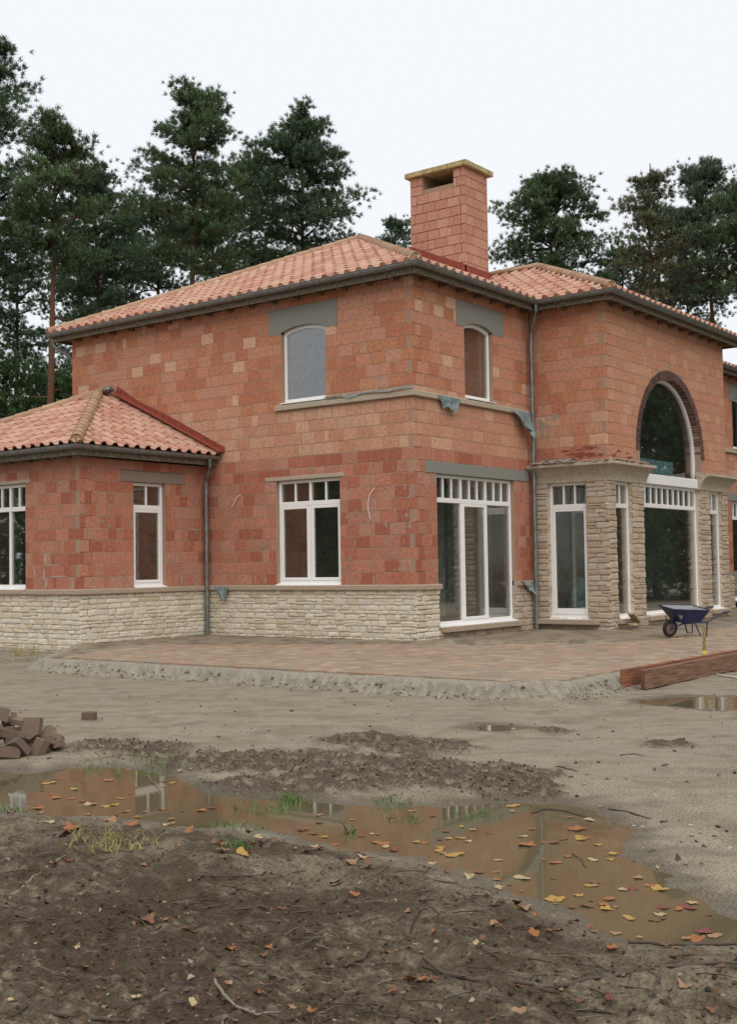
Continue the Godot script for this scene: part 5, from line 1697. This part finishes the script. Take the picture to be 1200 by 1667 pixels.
func build_leaves() -> void:
	var shapes := [leaf_shape(11, 5), leaf_shape(12, 5), leaf_shape(13, 0), leaf_shape(14, 5), leaf_shape(15, 0)]
	rng.seed = 321
	var list := []                                          # u, v, size, colour, floats
	for q in [[1120, 1478, 0.1, "red"], [1128, 1470, 0.075, "pale"], [1150, 1518, 0.11, "red"], [1165, 1524, 0.09, "tan"], [1128, 1528, 0.09, "orange"], [572, 1408, 0.1, "tan"], [545, 1442, 0.09, "brown"], [468, 1446, 0.06, "pale"], [375, 1548, 0.075, "orange"], [310, 1522, 0.09, "brown"], [238, 1500, 0.1, "brown"], [710, 1522, 0.06, "orange"], [508, 1650, 0.06, "orange"], [220, 1628, 0.05, "pale"], [678, 1600, 0.09, "orange"], [115, 1352, 0.13, "orange"], [105, 1362, 0.1, "red"], [180, 1340, 0.13, "tan"], [210, 1345, 0.12, "orange"], [330, 1320, 0.12, "orange"], [345, 1316, 0.1, "red"], [395, 1392, 0.09, "yellow"], [365, 1388, 0.09, "tan"], [905, 1520, 0.075, "orange"], [490, 1352, 0.09, "red"], [640, 1385, 0.08, "red"], [690, 1372, 0.07, "orange"], [1085, 1600, 0.06, "tan"], [440, 1545, 0.05, "orange"], [700, 1600, 0.06, "brown"]]:
		list.append(q + [false])
	for q in [[965, 1400, 0.075, "pale"], [880, 1298, 0.12, "yellow"], [935, 1315, 0.14, "yellow"], [960, 1335, 0.1, "pale"], [935, 1350, 0.16, "orange"], [945, 1365, 0.12, "yellow"], [860, 1376, 0.15, "orange"], [895, 1372, 0.12, "brown"], [975, 1376, 0.07, "yellow"], [925, 1395, 0.07, "orange"], [905, 1405, 0.08, "orange"], [850, 1430, 0.11, "pale"], [810, 1433, 0.08, "orange"], [905, 1466, 0.13, "yellow"], [960, 1475, 0.11, "brown"], [985, 1480, 0.09, "yellow"], [1030, 1447, 0.09, "red"], [1072, 1448, 0.12, "yellow"], [1025, 1495, 0.08, "yellow"], [1075, 1490, 0.08, "pale"], [1082, 1478, 0.09, "red"], [970, 1436, 0.08, "brown"], [80, 1275, 0.13, "yellow"], [120, 1285, 0.1, "yellow"], [92, 1299, 0.13, "orange"], [145, 1310, 0.13, "pale"], [170, 1313, 0.09, "yellow"], [187, 1311, 0.09, "yellow"], [60, 1316, 0.13, "orange"], [175, 1271, 0.12, "orange"], [280, 1258, 0.1, "yellow"], [280, 1275, 0.08, "yellow"], [620, 1373, 0.13, "orange"], [740, 1392, 0.14, "yellow"], [715, 1385, 0.09, "yellow"], [605, 1358, 0.05, "pale"], [520, 1327, 0.08, "tan"], [530, 1363, 0.07, "yellow"], [500, 1350, 0.06, "orange"], [700, 1295, 0.06, "orange"], [837, 1312, 0.12, "yellow"]]:
		list.append(q + [true])
	for i in 46: list.append([rng.randf_range(760, 1110), rng.randf_range(1310, 1500), rng.randf_range(0.035, 0.085), ["yellow", "orange", "brown", "tan", "pale"][rng.randi() % 5], true])
	for i in 26: list.append([rng.randf_range(40, 340), rng.randf_range(1258, 1335), rng.randf_range(0.04, 0.09), ["yellow", "orange", "brown", "orange"][rng.randi() % 4], true])
	for i in 16: list.append([rng.randf_range(520, 760), rng.randf_range(1320, 1385), rng.randf_range(0.04, 0.08), ["orange", "brown", "red", "yellow"][rng.randi() % 4], true])
	for i in 55: list.append([rng.randf_range(0, 1200), rng.randf_range(1350, 1660), rng.randf_range(0.025, 0.06), ["brown", "tan", "orange", "brown", "pale", "red"][rng.randi() % 6], false])
	for i in 70:                                             # drifted against the near rim
		var a: Vector2 = near_side[1 + rng.randi() % 9]; var b := near_side[near_side.find(a) + 1]
		var e := a.lerp(b, rng.randf()) + Vector2(rng.randfn(0, 0.16), rng.randfn(0, 0.16))
		var w3 := Vector3(e.x, WATER, e.y) - EYE
		var dz := w3.dot(cam_f)
		list.append([600.0 + FOCAL * w3.dot(cam_r) / dz, 833.5 - FOCAL * w3.dot(cam_u) / dz, rng.randf_range(0.04, 0.085), ["brown", "tan", "brown", "orange", "red", "pale"][rng.randi() % 6], false])
	var words := {"yellow": "yellow", "orange": "orange", "brown": "brown", "red": "dark red", "pale": "pale cream", "tan": "dry tan"}
	var k := 0
	for q in list:
		var p := on_level(q[0], q[1], WATER)
		var wet := outside(pools[0].poly, flat(p)) < -0.03
		if q[4] and not wet: continue
		if not wet: p = on_ground(q[0], q[1])
		var o := put("fallen_leaf", shapes[rng.randi() % 5], M.leaf[q[3]])
		numbered(o, "fallen_leaf", k)
		var tilt := 0.04 if wet else 0.5
		var sc: float = q[2]
		o.transform = Transform3D(Basis(Vector3(rng.randf_range(-1, 1), 0, rng.randf_range(-1, 1)).normalized(), rng.randf() * tilt) * Basis(Vector3.UP, rng.randf() * TAU) * Basis.from_scale(Vector3(sc, sc * (0.35 if wet else 1.1), sc)), p + Vector3(0, 0.004 if wet else 0.006 + 0.1 * sc, 0))
		if wet: tag(o, "%s autumn leaf floating on the big puddle" % words[q[3]], "leaf", "%s leaves floating on the puddle" % words[q[3]])
		else: tag(o, "%s autumn leaf lying on the dark muddy soil" % words[q[3]], "leaf", "%s leaves on the mud" % words[q[3]])
		k += 1


func build_sticks() -> void:
	rng.seed = 606
	var defs := [
		[[[14, 1466], [40, 1442], [62, 1424], [84, 1408], [106, 1394]], 0.011, 1, 0.01, "long pale grey stick lying on soil left of the dark root tangle"],
		[[[350, 1594], [366, 1622], [385, 1642], [420, 1652], [465, 1650]], 0.009, 1, 0.01, "bent pale root end curling over the soil"],
		[[[80, 1652], [112, 1655], [150, 1662], [205, 1664]], 0.013, 0, 0.012, "thick dark stick half sunk in humus"],
		[[[668, 1532], [672, 1505], [682, 1482], [700, 1475], [712, 1488], [712, 1502]], 0.007, 0, 0.05, "thin dark root arching up in a loop"],
		[[[690, 1563], [722, 1585], [770, 1597], [825, 1601], [868, 1606]], 0.012, 0, 0.012, "dark root running from the arched loop"],
		[[[1022, 1536], [1080, 1541], [1140, 1540], [1230, 1538]], 0.011, 0, 0.014, "straight dark stick along the puddle's near rim"],
		[[[905, 1611], [960, 1598], [1020, 1588], [1085, 1578], [1150, 1572], [1230, 1570]], 0.01, 0, 0.014, "long dark root with a knot crossing pale sand"],
		[[[300, 1424], [360, 1428], [430, 1426], [498, 1420]], 0.007, 0, 0.01, "thin dark twig lying level below the puddle"],
		[[[1078, 1588], [1066, 1604], [1062, 1634]], 0.006, 0, 0.012, "short dark rootlet branching off the knotted root"],
		[[[238, 1264], [247, 1274], [257, 1281], [260, 1296]], 0.006, 1, 0.02, "pale crooked twig standing in the puddle"],
		[[[866, 1324], [890, 1318], [925, 1322], [958, 1332]], 0.008, 0, 0.012, "dark twig among leaves at the puddle's far rim"],
		[[[932, 1390], [948, 1402], [957, 1414]], 0.004, 0, 0.01, "tiny brown twig floating among yellow leaves"],
		[[[990, 1318], [1020, 1322], [1060, 1334]], 0.008, 0, 0.01, "black twig on wet sand beyond the puddle"],
		[[[905, 1248], [925, 1252], [940, 1256]], 0.008, 0, 0.008, "short dark twig on open pale sand"],
		[[[1010, 1230], [1035, 1228], [1050, 1232]], 0.006, 0, 0.008, "small twig on pale sand nearer the planks"],
		[[[560, 1575], [590, 1562], [605, 1545]], 0.01, 0, 0.012, "short dark root stub beside rotten leaves"],
		[[[380, 1484], [420, 1478], [480, 1486], [560, 1478]], 0.007, 0, 0.012, "wavy dark root below the level twig"],
		[[[690, 1432], [740, 1440], [800, 1452]], 0.006, 0, 0.01, "thin root along the mud ridge beside the puddle"]]
	for i in defs.size():
		var q: Array = defs[i]
		var pts := []; var rad := []
		var n: int = q[0].size()
		for e in n:
			var p := on_ground(q[0][e][0], q[0][e][1])
			if outside(pools[0].poly, flat(p)) < -0.03: p = on_level(q[0][e][0], q[0][e][1], WATER)
			if i == 3 and e > 0:                             # the loop stands up from its foot
				var foot: Vector3 = pts[0]
				var dd := EYE.distance_to(foot)
				p = at_depth(q[0][e][0], q[0][e][1], (foot - EYE).dot(cam_f)) if dd > 0 else p
			else: p.y += q[3] * 0.6
			pts.append(p); rad.append(q[1] * lerpf(1.0, 0.6, float(e) / n) * rng.randf_range(0.85, 1.15))
		for e in n: rad[e] *= 0.8
		var fine := []; var fr := []
		for e in n - 1:
			for k in 3:
				fine.append(pts[e].lerp(pts[e + 1], k / 3.0) + Vector3(rng.randf_range(-1, 1), rng.randf_range(-0.4, 0.4), rng.randf_range(-1, 1)) * 0.008); fr.append(lerpf(rad[e], rad[e + 1], k / 3.0))
		fine.append(pts[-1]); fr.append(rad[-1] * 0.6)
		var s := Shape.new()
		s.tube(fine, fr, 6)
		var o := put("stick", s, M.stick_pale if q[2] else M.stick)
		numbered(o, "stick", i)
		tag(o, q[4], "stick")


func scatter(called: String, label: String, category: String, m: Mesh, material: Material, spots: Array, cols: Array) -> void:
	var mm := MultiMesh.new()
	mm.transform_format = MultiMesh.TRANSFORM_3D
	mm.use_colors = true
	mm.mesh = m
	mm.instance_count = spots.size()
	for i in spots.size():
		mm.set_instance_transform(i, spots[i]); mm.set_instance_color(i, cols[i])
	var o := MultiMeshInstance3D.new()
	o.name = called
	o.multimesh = mm
	o.material_override = material
	add_child(o)
	tag(o, label, category, "", "stuff")


func build_litter() -> void:
	rng.seed = 717
	var lump := Shape.new()
	var ico := []
	for i in 12: ico.append(Vector3.ZERO)
	var g := 1.618
	var v := [Vector3(-1, g, 0), Vector3(1, g, 0), Vector3(-1, -g, 0), Vector3(1, -g, 0), Vector3(0, -1, g), Vector3(0, 1, g), Vector3(0, -1, -g), Vector3(0, 1, -g), Vector3(g, 0, -1), Vector3(g, 0, 1), Vector3(-g, 0, -1), Vector3(-g, 0, 1)]
	for i in 12: ico[i] = v[i].normalized() * rng.randf_range(0.75, 1.2)
	for f in [[0, 11, 5], [0, 5, 1], [0, 1, 7], [0, 7, 10], [0, 10, 11], [1, 5, 9], [5, 11, 4], [11, 10, 2], [10, 7, 6], [7, 1, 8], [3, 9, 4], [3, 4, 2], [3, 2, 6], [3, 6, 8], [3, 8, 9], [4, 9, 5], [2, 4, 11], [6, 2, 10], [8, 6, 7], [9, 8, 1]]:
		lump.tri(ico[f[0]], ico[f[1]], ico[f[2]])
	var spots := []; var cols := []
	while spots.size() < 3000:
		var b: Array = blobs[rng.randi() % 14]
		var a := rng.randf() * TAU
		var p: Vector2 = b[0] + Vector2(cos(a), sin(a)) * b[1] * sqrt(rng.randf()) * 0.95
		var h := height_at(p.x, p.y)
		if pool_out < 0.02 or mud_mask < 0.25: continue
		var r := 0.004 + 0.014 * pow(rng.randf(), 3.0)
		spots.append(Transform3D(Basis(Vector3(rng.randf() - 0.5, rng.randf(), rng.randf() - 0.5).normalized(), rng.randf() * TAU) * Basis.from_scale(Vector3(r, r * rng.randf_range(0.45, 0.9), r * rng.randf_range(0.7, 1.4))), Vector3(p.x, h + r * 0.25, p.y)))
		var t := rng.randf_range(0.7, 1.25)
		cols.append((Color(0.125, 0.09, 0.068) if rng.randf() < 0.65 else Color(0.26, 0.215, 0.165)) * t)
	for i in 500:                                            # crumbs fallen down the terrace bank
		var along := rng.randf()
		var p := Vector2(lerpf(-2.8, 6.6, along), 6.72 + absf(rng.randfn(0, 0.16))) if rng.randf() < 0.7 else Vector2(6.66 + absf(rng.randfn(0, 0.12)), lerpf(6.6, 4.2, along))
		var r := 0.008 + 0.025 * pow(rng.randf(), 2.5)
		spots.append(Transform3D(Basis(Vector3(rng.randf() - 0.5, 1, rng.randf() - 0.5).normalized(), rng.randf() * TAU) * Basis.from_scale(Vector3(r, r * 0.7, r)), Vector3(p.x, height_at(p.x, p.y) + r * 0.3, p.y)))
		cols.append(Color(0.28, 0.245, 0.195) * rng.randf_range(0.6, 1.1))
	for i in 1500:                                           # crumbs of soil in the foreground
		var e := on_ground(rng.randf_range(-20, 1220), rng.randf_range(1340, 1680))
		height_at(e.x, e.z)
		if near_mask < 0.6 or pool_out < 0.05: continue
		var r := 0.003 + 0.012 * pow(rng.randf(), 3.0)
		spots.append(Transform3D(Basis(Vector3(rng.randf() - 0.5, 1, rng.randf() - 0.5).normalized(), rng.randf() * TAU) * Basis.from_scale(Vector3(r, r * 0.7, r)), e + Vector3(0, r * 0.3, 0)))
		cols.append(Color(0.075, 0.057, 0.044) * rng.randf_range(0.5, 1.5))
	for i in 900:                                            # specks and crumbs over the open sand
		var e := on_ground(rng.randf_range(0, 1220), rng.randf_range(1130, 1420))
		height_at(e.x, e.z)
		if near_mask > 0.3 or pool_out < 0.05 or edge_out < 0.1: continue
		var r := 0.004 + 0.014 * pow(rng.randf(), 3.0)
		spots.append(Transform3D(Basis(Vector3(rng.randf() - 0.5, 1, rng.randf() - 0.5).normalized(), rng.randf() * TAU) * Basis.from_scale(Vector3(r * rng.randf_range(1, 2.5), r * 0.5, r)), e + Vector3(0, r * 0.2, 0)))
		cols.append((Color(0.11, 0.085, 0.065) if rng.randf() < 0.7 else Color(0.42, 0.37, 0.3)) * rng.randf_range(0.7, 1.2))
	scatter("mud_clods", "dark crumbly mud clods churned up behind the puddle and strewn over sand and soil", "mud", lump.mesh(), M.clod, spots, cols)
	var chip := Shape.new()
	chip.tri(Vector3(-0.5, 0, -0.2), Vector3(0.1, 0.12, 0.35), Vector3(0.5, 0.02, -0.05)); chip.tri(Vector3(-0.5, 0, -0.2), Vector3(-0.25, 0.05, 0.3), Vector3(0.1, 0.12, 0.35))
	spots = []; cols = []
	for i in 9000:
		var u := rng.randf_range(-20, 1220); var w := rng.randf_range(1325, 1690)
		var e := on_ground(u, w)
		height_at(e.x, e.z)
		if near_mask < 0.5 or pool_out < 0.03: continue
		var dense := 0.5 + 0.5 * n_mid.get_noise_2d(e.x * 0.8 + 30, e.z * 0.8)
		if rng.randf() > dense * (1.4 if u < 700 else 0.75): continue
		var r := 0.006 + 0.03 * pow(rng.randf(), 2.4)
		spots.append(Transform3D(Basis(Vector3(rng.randf() - 0.5, 1, rng.randf() - 0.5).normalized(), rng.randf() * TAU) * Basis(Vector3.RIGHT, rng.randf_range(-0.5, 0.5)) * Basis.from_scale(Vector3.ONE * r), e + Vector3(0, 0.003, 0)))
		var c: Color = [Color(0.17, 0.1, 0.065), Color(0.1, 0.06, 0.04), Color(0.27, 0.19, 0.13), Color(0.2, 0.1, 0.05), Color(0.36, 0.29, 0.22), Color(0.07, 0.045, 0.03), Color(0.13, 0.075, 0.045), Color(0.055, 0.036, 0.025)][rng.randi() % 8]
		cols.append(c * rng.randf_range(0.7, 1.2))
	scatter("leaf_litter", "flakes of rotted leaves and bark strewn over the foreground soil", "litter", chip.mesh(), M.clod, spots, cols)
	var thread := Shape.new()
	thread.tube([Vector3(-0.5, 0, 0), Vector3(-0.2, 0.06, 0.07), Vector3(0.15, 0.03, -0.04), Vector3(0.5, 0.0, 0.05)], [0.016, 0.02, 0.016, 0.008], 4, false)
	spots = []; cols = []
	for i in 1100:
		var e := on_ground(rng.randf_range(-20, 1220), rng.randf_range(1360, 1690))
		height_at(e.x, e.z)
		if near_mask < 0.7 or pool_out < 0.05: continue
		if rng.randf() > 1.5 * (0.5 + 0.5 * n_mid.get_noise_2d(e.x * 0.9 + 60, e.z * 0.9)) - 0.25: continue
		var l := rng.randf_range(0.03, 0.2)
		var b := Basis(Vector3.UP, rng.randfn(0.6, 0.7)) * Basis(Vector3.FORWARD, rng.randf_range(-0.15, 0.15))
		spots.append(Transform3D(b * Basis.from_scale(Vector3(l, l * 0.8, l)), e + Vector3(0, 0.003, 0)))
		cols.append((Color(0.05, 0.036, 0.028) if rng.randf() < 0.75 else Color(0.2, 0.16, 0.12)) * rng.randf_range(0.7, 1.3))
	scatter("root_fibres", "thin dark root fibres and twigs strewn over the foreground soil", "roots", thread.mesh(), M.clod, spots, cols)
	# grass
	var tufts := [[210, 1252, 0.5, 150, "green"], [280, 1250, 0.25, 60, "green"], [430, 1328, 0.22, 90, "green"], [475, 1312, 0.1, 60, "green"], [388, 1380, 0.09, 50, "green"], [640, 1312, 0.14, 40, "green"], [655, 1348, 0.14, 36, "green"], [775, 1342, 0.16, 50, "green"], [160, 1372, 0.22, 90, "straw"], [205, 1380, 0.2, 60, "straw"], [572, 1366, 0.05, 10, "green"], [40, 1068, 0.3, 70, "straw"], [25, 1076, 0.5, 90, "green"], [20, 1322, 0.1, 30, "green"], [395, 1350, 0.2, 50, "green"]]
	var names := ["wide low patch of green grass on the puddle's far rim by the heap", "thin green grass beside the wide patch", "bright green grass patch growing in the puddle's narrows", "upright bright green tuft beside the narrows patch", "small vivid green tuft on the near mud", "sparse green sprig on the churned mud's rim", "sparse sprig drowned in the reddish shallows", "sparse sprig in the puddle before the churned mud", "straw-coloured grass clump among orange leaves", "thin straw grass beside the straw clump", "single broad seedling leaf at the puddle's near rim", "dry weed leaning on the annex plinth", "flat green weeds at the annex plinth's foot", "tiny green sprig at the puddle's left end", "thin grass on the muddy bar in the puddle"]
	for i in tufts.size():
		var q: Array = tufts[i]
		var mid := on_ground(q[0], q[1])
		var s := Shape.new()
		for k in q[3]:
			var a := rng.randf() * TAU
			var off: Vector3 = Vector3(cos(a), 0, sin(a)) * float(q[2]) * sqrt(rng.randf())
			var p: Vector3 = mid + off
			p.y = maxf(height_at(p.x, p.z), WATER - 0.01)
			var h := rng.randf_range(0.03, 0.085) * (1.6 if i in [3, 11] else 1.0) * (1.5 if i == 10 else 1.0)
			var lean := Vector3(rng.randfn(0, 0.5), 1, rng.randfn(0, 0.5)).normalized() * h
			if i == 11: lean = Vector3(rng.randfn(0, 0.25), 1, rng.randfn(0, 0.25)).normalized() * h * 2.6
			var side := lean.cross(Vector3(rng.randf() - 0.5, 0.1, rng.randf() - 0.5)).normalized() * (0.0035 if i != 10 else 0.009)
			var t := rng.randf_range(0.7, 1.3)
			s.tint = (Color(0.085, 0.16, 0.035) if q[4] == "green" else Color(0.28, 0.24, 0.08)) * t
			s.tri(p - side - mid, p + side - mid, p + lean * 0.6 + side * 0.7 - mid); s.tri(p - side - mid, p + lean * 0.6 + side * 0.7 - mid, p + lean * 0.6 - side * 0.7 - mid)
			s.tri(p + lean * 0.6 - side * 0.7 - mid, p + lean * 0.6 + side * 0.7 - mid, p + lean + Vector3(lean.x, -h * 0.1, lean.z) * 0.5 - mid)
		var o := put("grass_tuft", s, M.grass)
		o.position = mid
		numbered(o, "grass_tuft", i)
		tag(o, names[i], "grass")


# a limp scrap of sheet hung between four points, folded and fluttered
func scrap(index: int, c: Array, out: Vector3, amp: float, m: Material, label: String) -> void:
	rng.seed = 900 + index
	var s := Shape.new()
	var N := 7
	var grid := []
	var ph := rng.randf() * 6.0
	for j in N + 1:
		for i in N + 1:
			var a := float(i) / N; var b := float(j) / N
			var p: Vector3 = (c[0] as Vector3).lerp(c[1], a).lerp((c[3] as Vector3).lerp(c[2], a), b)
			p += out * (amp * b * (sin(a * 9.0 + ph) * 0.6 + sin(a * 4.0 + b * 5.0) * 0.5) + 0.012)
			if j == N: p += Vector3.DOWN * rng.randf_range(-0.05, 0.06)
			grid.append(p)
	for j in N:
		for i in N:
			var k := j * (N + 1) + i
			s.quad(grid[k + N + 1], grid[k + N + 2], grid[k + 1], grid[k])
	var o := put("membrane_scrap", s, m)
	numbered(o, "membrane_scrap", index)
	tag(o, label, "plastic sheet")


func build_scraps() -> void:
	var X := Vector3(1, 0, 0); var Z := Vector3(0, 0, 1)
	scrap(0, [Vector3(-5.45, -0.02, 0.11), Vector3(-5.02, -0.03, 0.11), Vector3(-5.08, -0.34, 0.13), Vector3(-5.22, -0.32, 0.13)], Z, 0.03, M.membrane, "blue-grey membrane scrap hanging off the coping beside the annex downpipe")
	scrap(1, [Vector3(0.06, 0.02, -3.95), Vector3(0.08, -0.02, -4.62), Vector3(0.1, -0.42, -4.66), Vector3(0.12, -0.1, -4.1)], X, 0.06, M.membrane, "torn blue-grey membrane flap hanging between terrace door and bay")
	scrap(2, [Vector3(0.09, 3.86, -0.75), Vector3(0.09, 3.84, -1.6), Vector3(0.1, 3.6, -1.42), Vector3(0.1, 3.62, -0.98)], X, 0.04, M.membrane, "small ragged membrane scrap over the string course near the house corner")
	scrap(3, [Vector3(0.09, 3.83, -3.72), Vector3(0.12, 3.8, -4.5), Vector3(0.2, 3.2, -4.42), Vector3(0.3, 3.5, -4.1)], X, 0.12, M.membrane, "large twisted membrane flap beside the tall downpipe under the arched window")
	scrap(4, [Vector3(-2.2, 3.94, 0.01), Vector3(0.06, 3.96, 0.05), Vector3(0.09, 3.89, 0.085), Vector3(-2.2, 3.88, 0.085)], Vector3(0, 0.4, 1), 0.018, M.felt, "strip of grey felt laid along the string course's top edge")
	scrap(5, [Vector3(0.35, 2.7, -4.6), Vector3(1.3, 2.7, -4.62), Vector3(1.25, 2.63, -4.4), Vector3(0.3, 2.63, -4.42)], Vector3(0, 1, 0.2), 0.05, M.felt, "crumpled grey felt lying on the bay's stone cornice")
	rng.seed = 515                                           # bundles left indoors behind the picture window
	for q in [[Vector3(0.9, -0.9, -7.5), Vector3(0.75, 0.75, 0.6), M.tarp, "dark blue tarpaulin bundle on the floor behind the picture window"], [Vector3(1.1, -0.9, -7.9), Vector3(0.4, 0.28, 0.9), M.tarp_teal, "teal plastic bag on the floor behind the picture window"], [Vector3(-1.5, -0.9, -9.9), Vector3(0.8, 0.9, 0.8), M.tarp_teal, "teal plastic sack deep inside the room behind the picture window"]]:
		var s := Shape.new()
		var rings := 7; var sides := 10
		var g := []
		for j in rings + 1:
			for i in sides:
				var a := TAU * i / sides; var f := float(j) / rings
				var r := cos(f * PI / 2 * 0.97) * 0.5 + 0.03 + rng.randf_range(-0.06, 0.06)
				g.append(Vector3(cos(a) * r * q[1].x, f * q[1].y, sin(a) * r * q[1].z))
		for j in rings:
			for i in sides:
				var i2 := (i + 1) % sides
				s.quad(g[j * sides + i2], g[j * sides + i], g[(j + 1) * sides + i], g[(j + 1) * sides + i2])
		var o := put("plastic_bundle", s, q[2])
		o.position = q[0]
		tag(o, q[3], "bundle")


func _ready() -> void:
	# camera
	var yaw := 0.6477; var pitch := 0.0447; var roll := -0.0152
	cam_f = Vector3(-sin(yaw) * cos(pitch), sin(pitch), -cos(yaw) * cos(pitch))
	var r0 := Vector3(cos(yaw), 0, -sin(yaw))
	var u0 := r0.cross(cam_f)
	cam_r = r0 * cos(roll) + u0 * sin(roll)
	cam_u = u0 * cos(roll) - r0 * sin(roll)
	var cam := Camera3D.new()
	cam.name = "camera"
	cam.transform = Transform3D(Basis(cam_r, cam_u, -cam_f), EYE)
	cam.fov = rad_to_deg(2.0 * atan(833.5 / FOCAL))
	cam.near = 0.1; cam.far = 900.0
	add_child(cam)
	cam.current = true
	# overcast sky
	var sky := ProceduralSkyMaterial.new()
	sky.sky_top_color = Color(0.615, 0.64, 0.672).linear_to_srgb()
	sky.sky_horizon_color = Color(0.615, 0.635, 0.665).linear_to_srgb()
	sky.ground_horizon_color = Color(0.3, 0.28, 0.25).linear_to_srgb()
	sky.ground_bottom_color = Color(0.15, 0.13, 0.11).linear_to_srgb()
	sky.sun_angle_max = 0.5
	var env := Environment.new()
	env.background_mode = Environment.BG_SKY
	env.sky = Sky.new()
	env.sky.sky_material = sky
	env.tonemap_mode = Environment.TONE_MAPPER_LINEAR
	env.tonemap_exposure = 1.48
	env.sdfgi_enabled = true; env.ssao_enabled = true; env.ssil_enabled = true
	var we := WorldEnvironment.new()
	we.name = "environment"
	we.environment = env
	add_child(we)
	var sun := DirectionalLight3D.new()
	sun.name = "sun"
	sun.light_energy = 0.5
	sun.light_angular_distance = 70.0
	sun.light_color = Color(1.0, 0.98, 0.95)
	sun.shadow_enabled = true
	add_child(sun)
	sun.look_at_from_position(Vector3.ZERO, -Vector3(0.55, 1.0, 0.5))
	make_materials()
	make_pieces()
	lay_out_yard()
	build_ground()
	build_paving()
	build_house()
	build_trees()
	build_wheelbarrow()
	build_planks()
	build_scraps()
	build_rubble()
	build_leaves()
	build_sticks()
	build_litter()
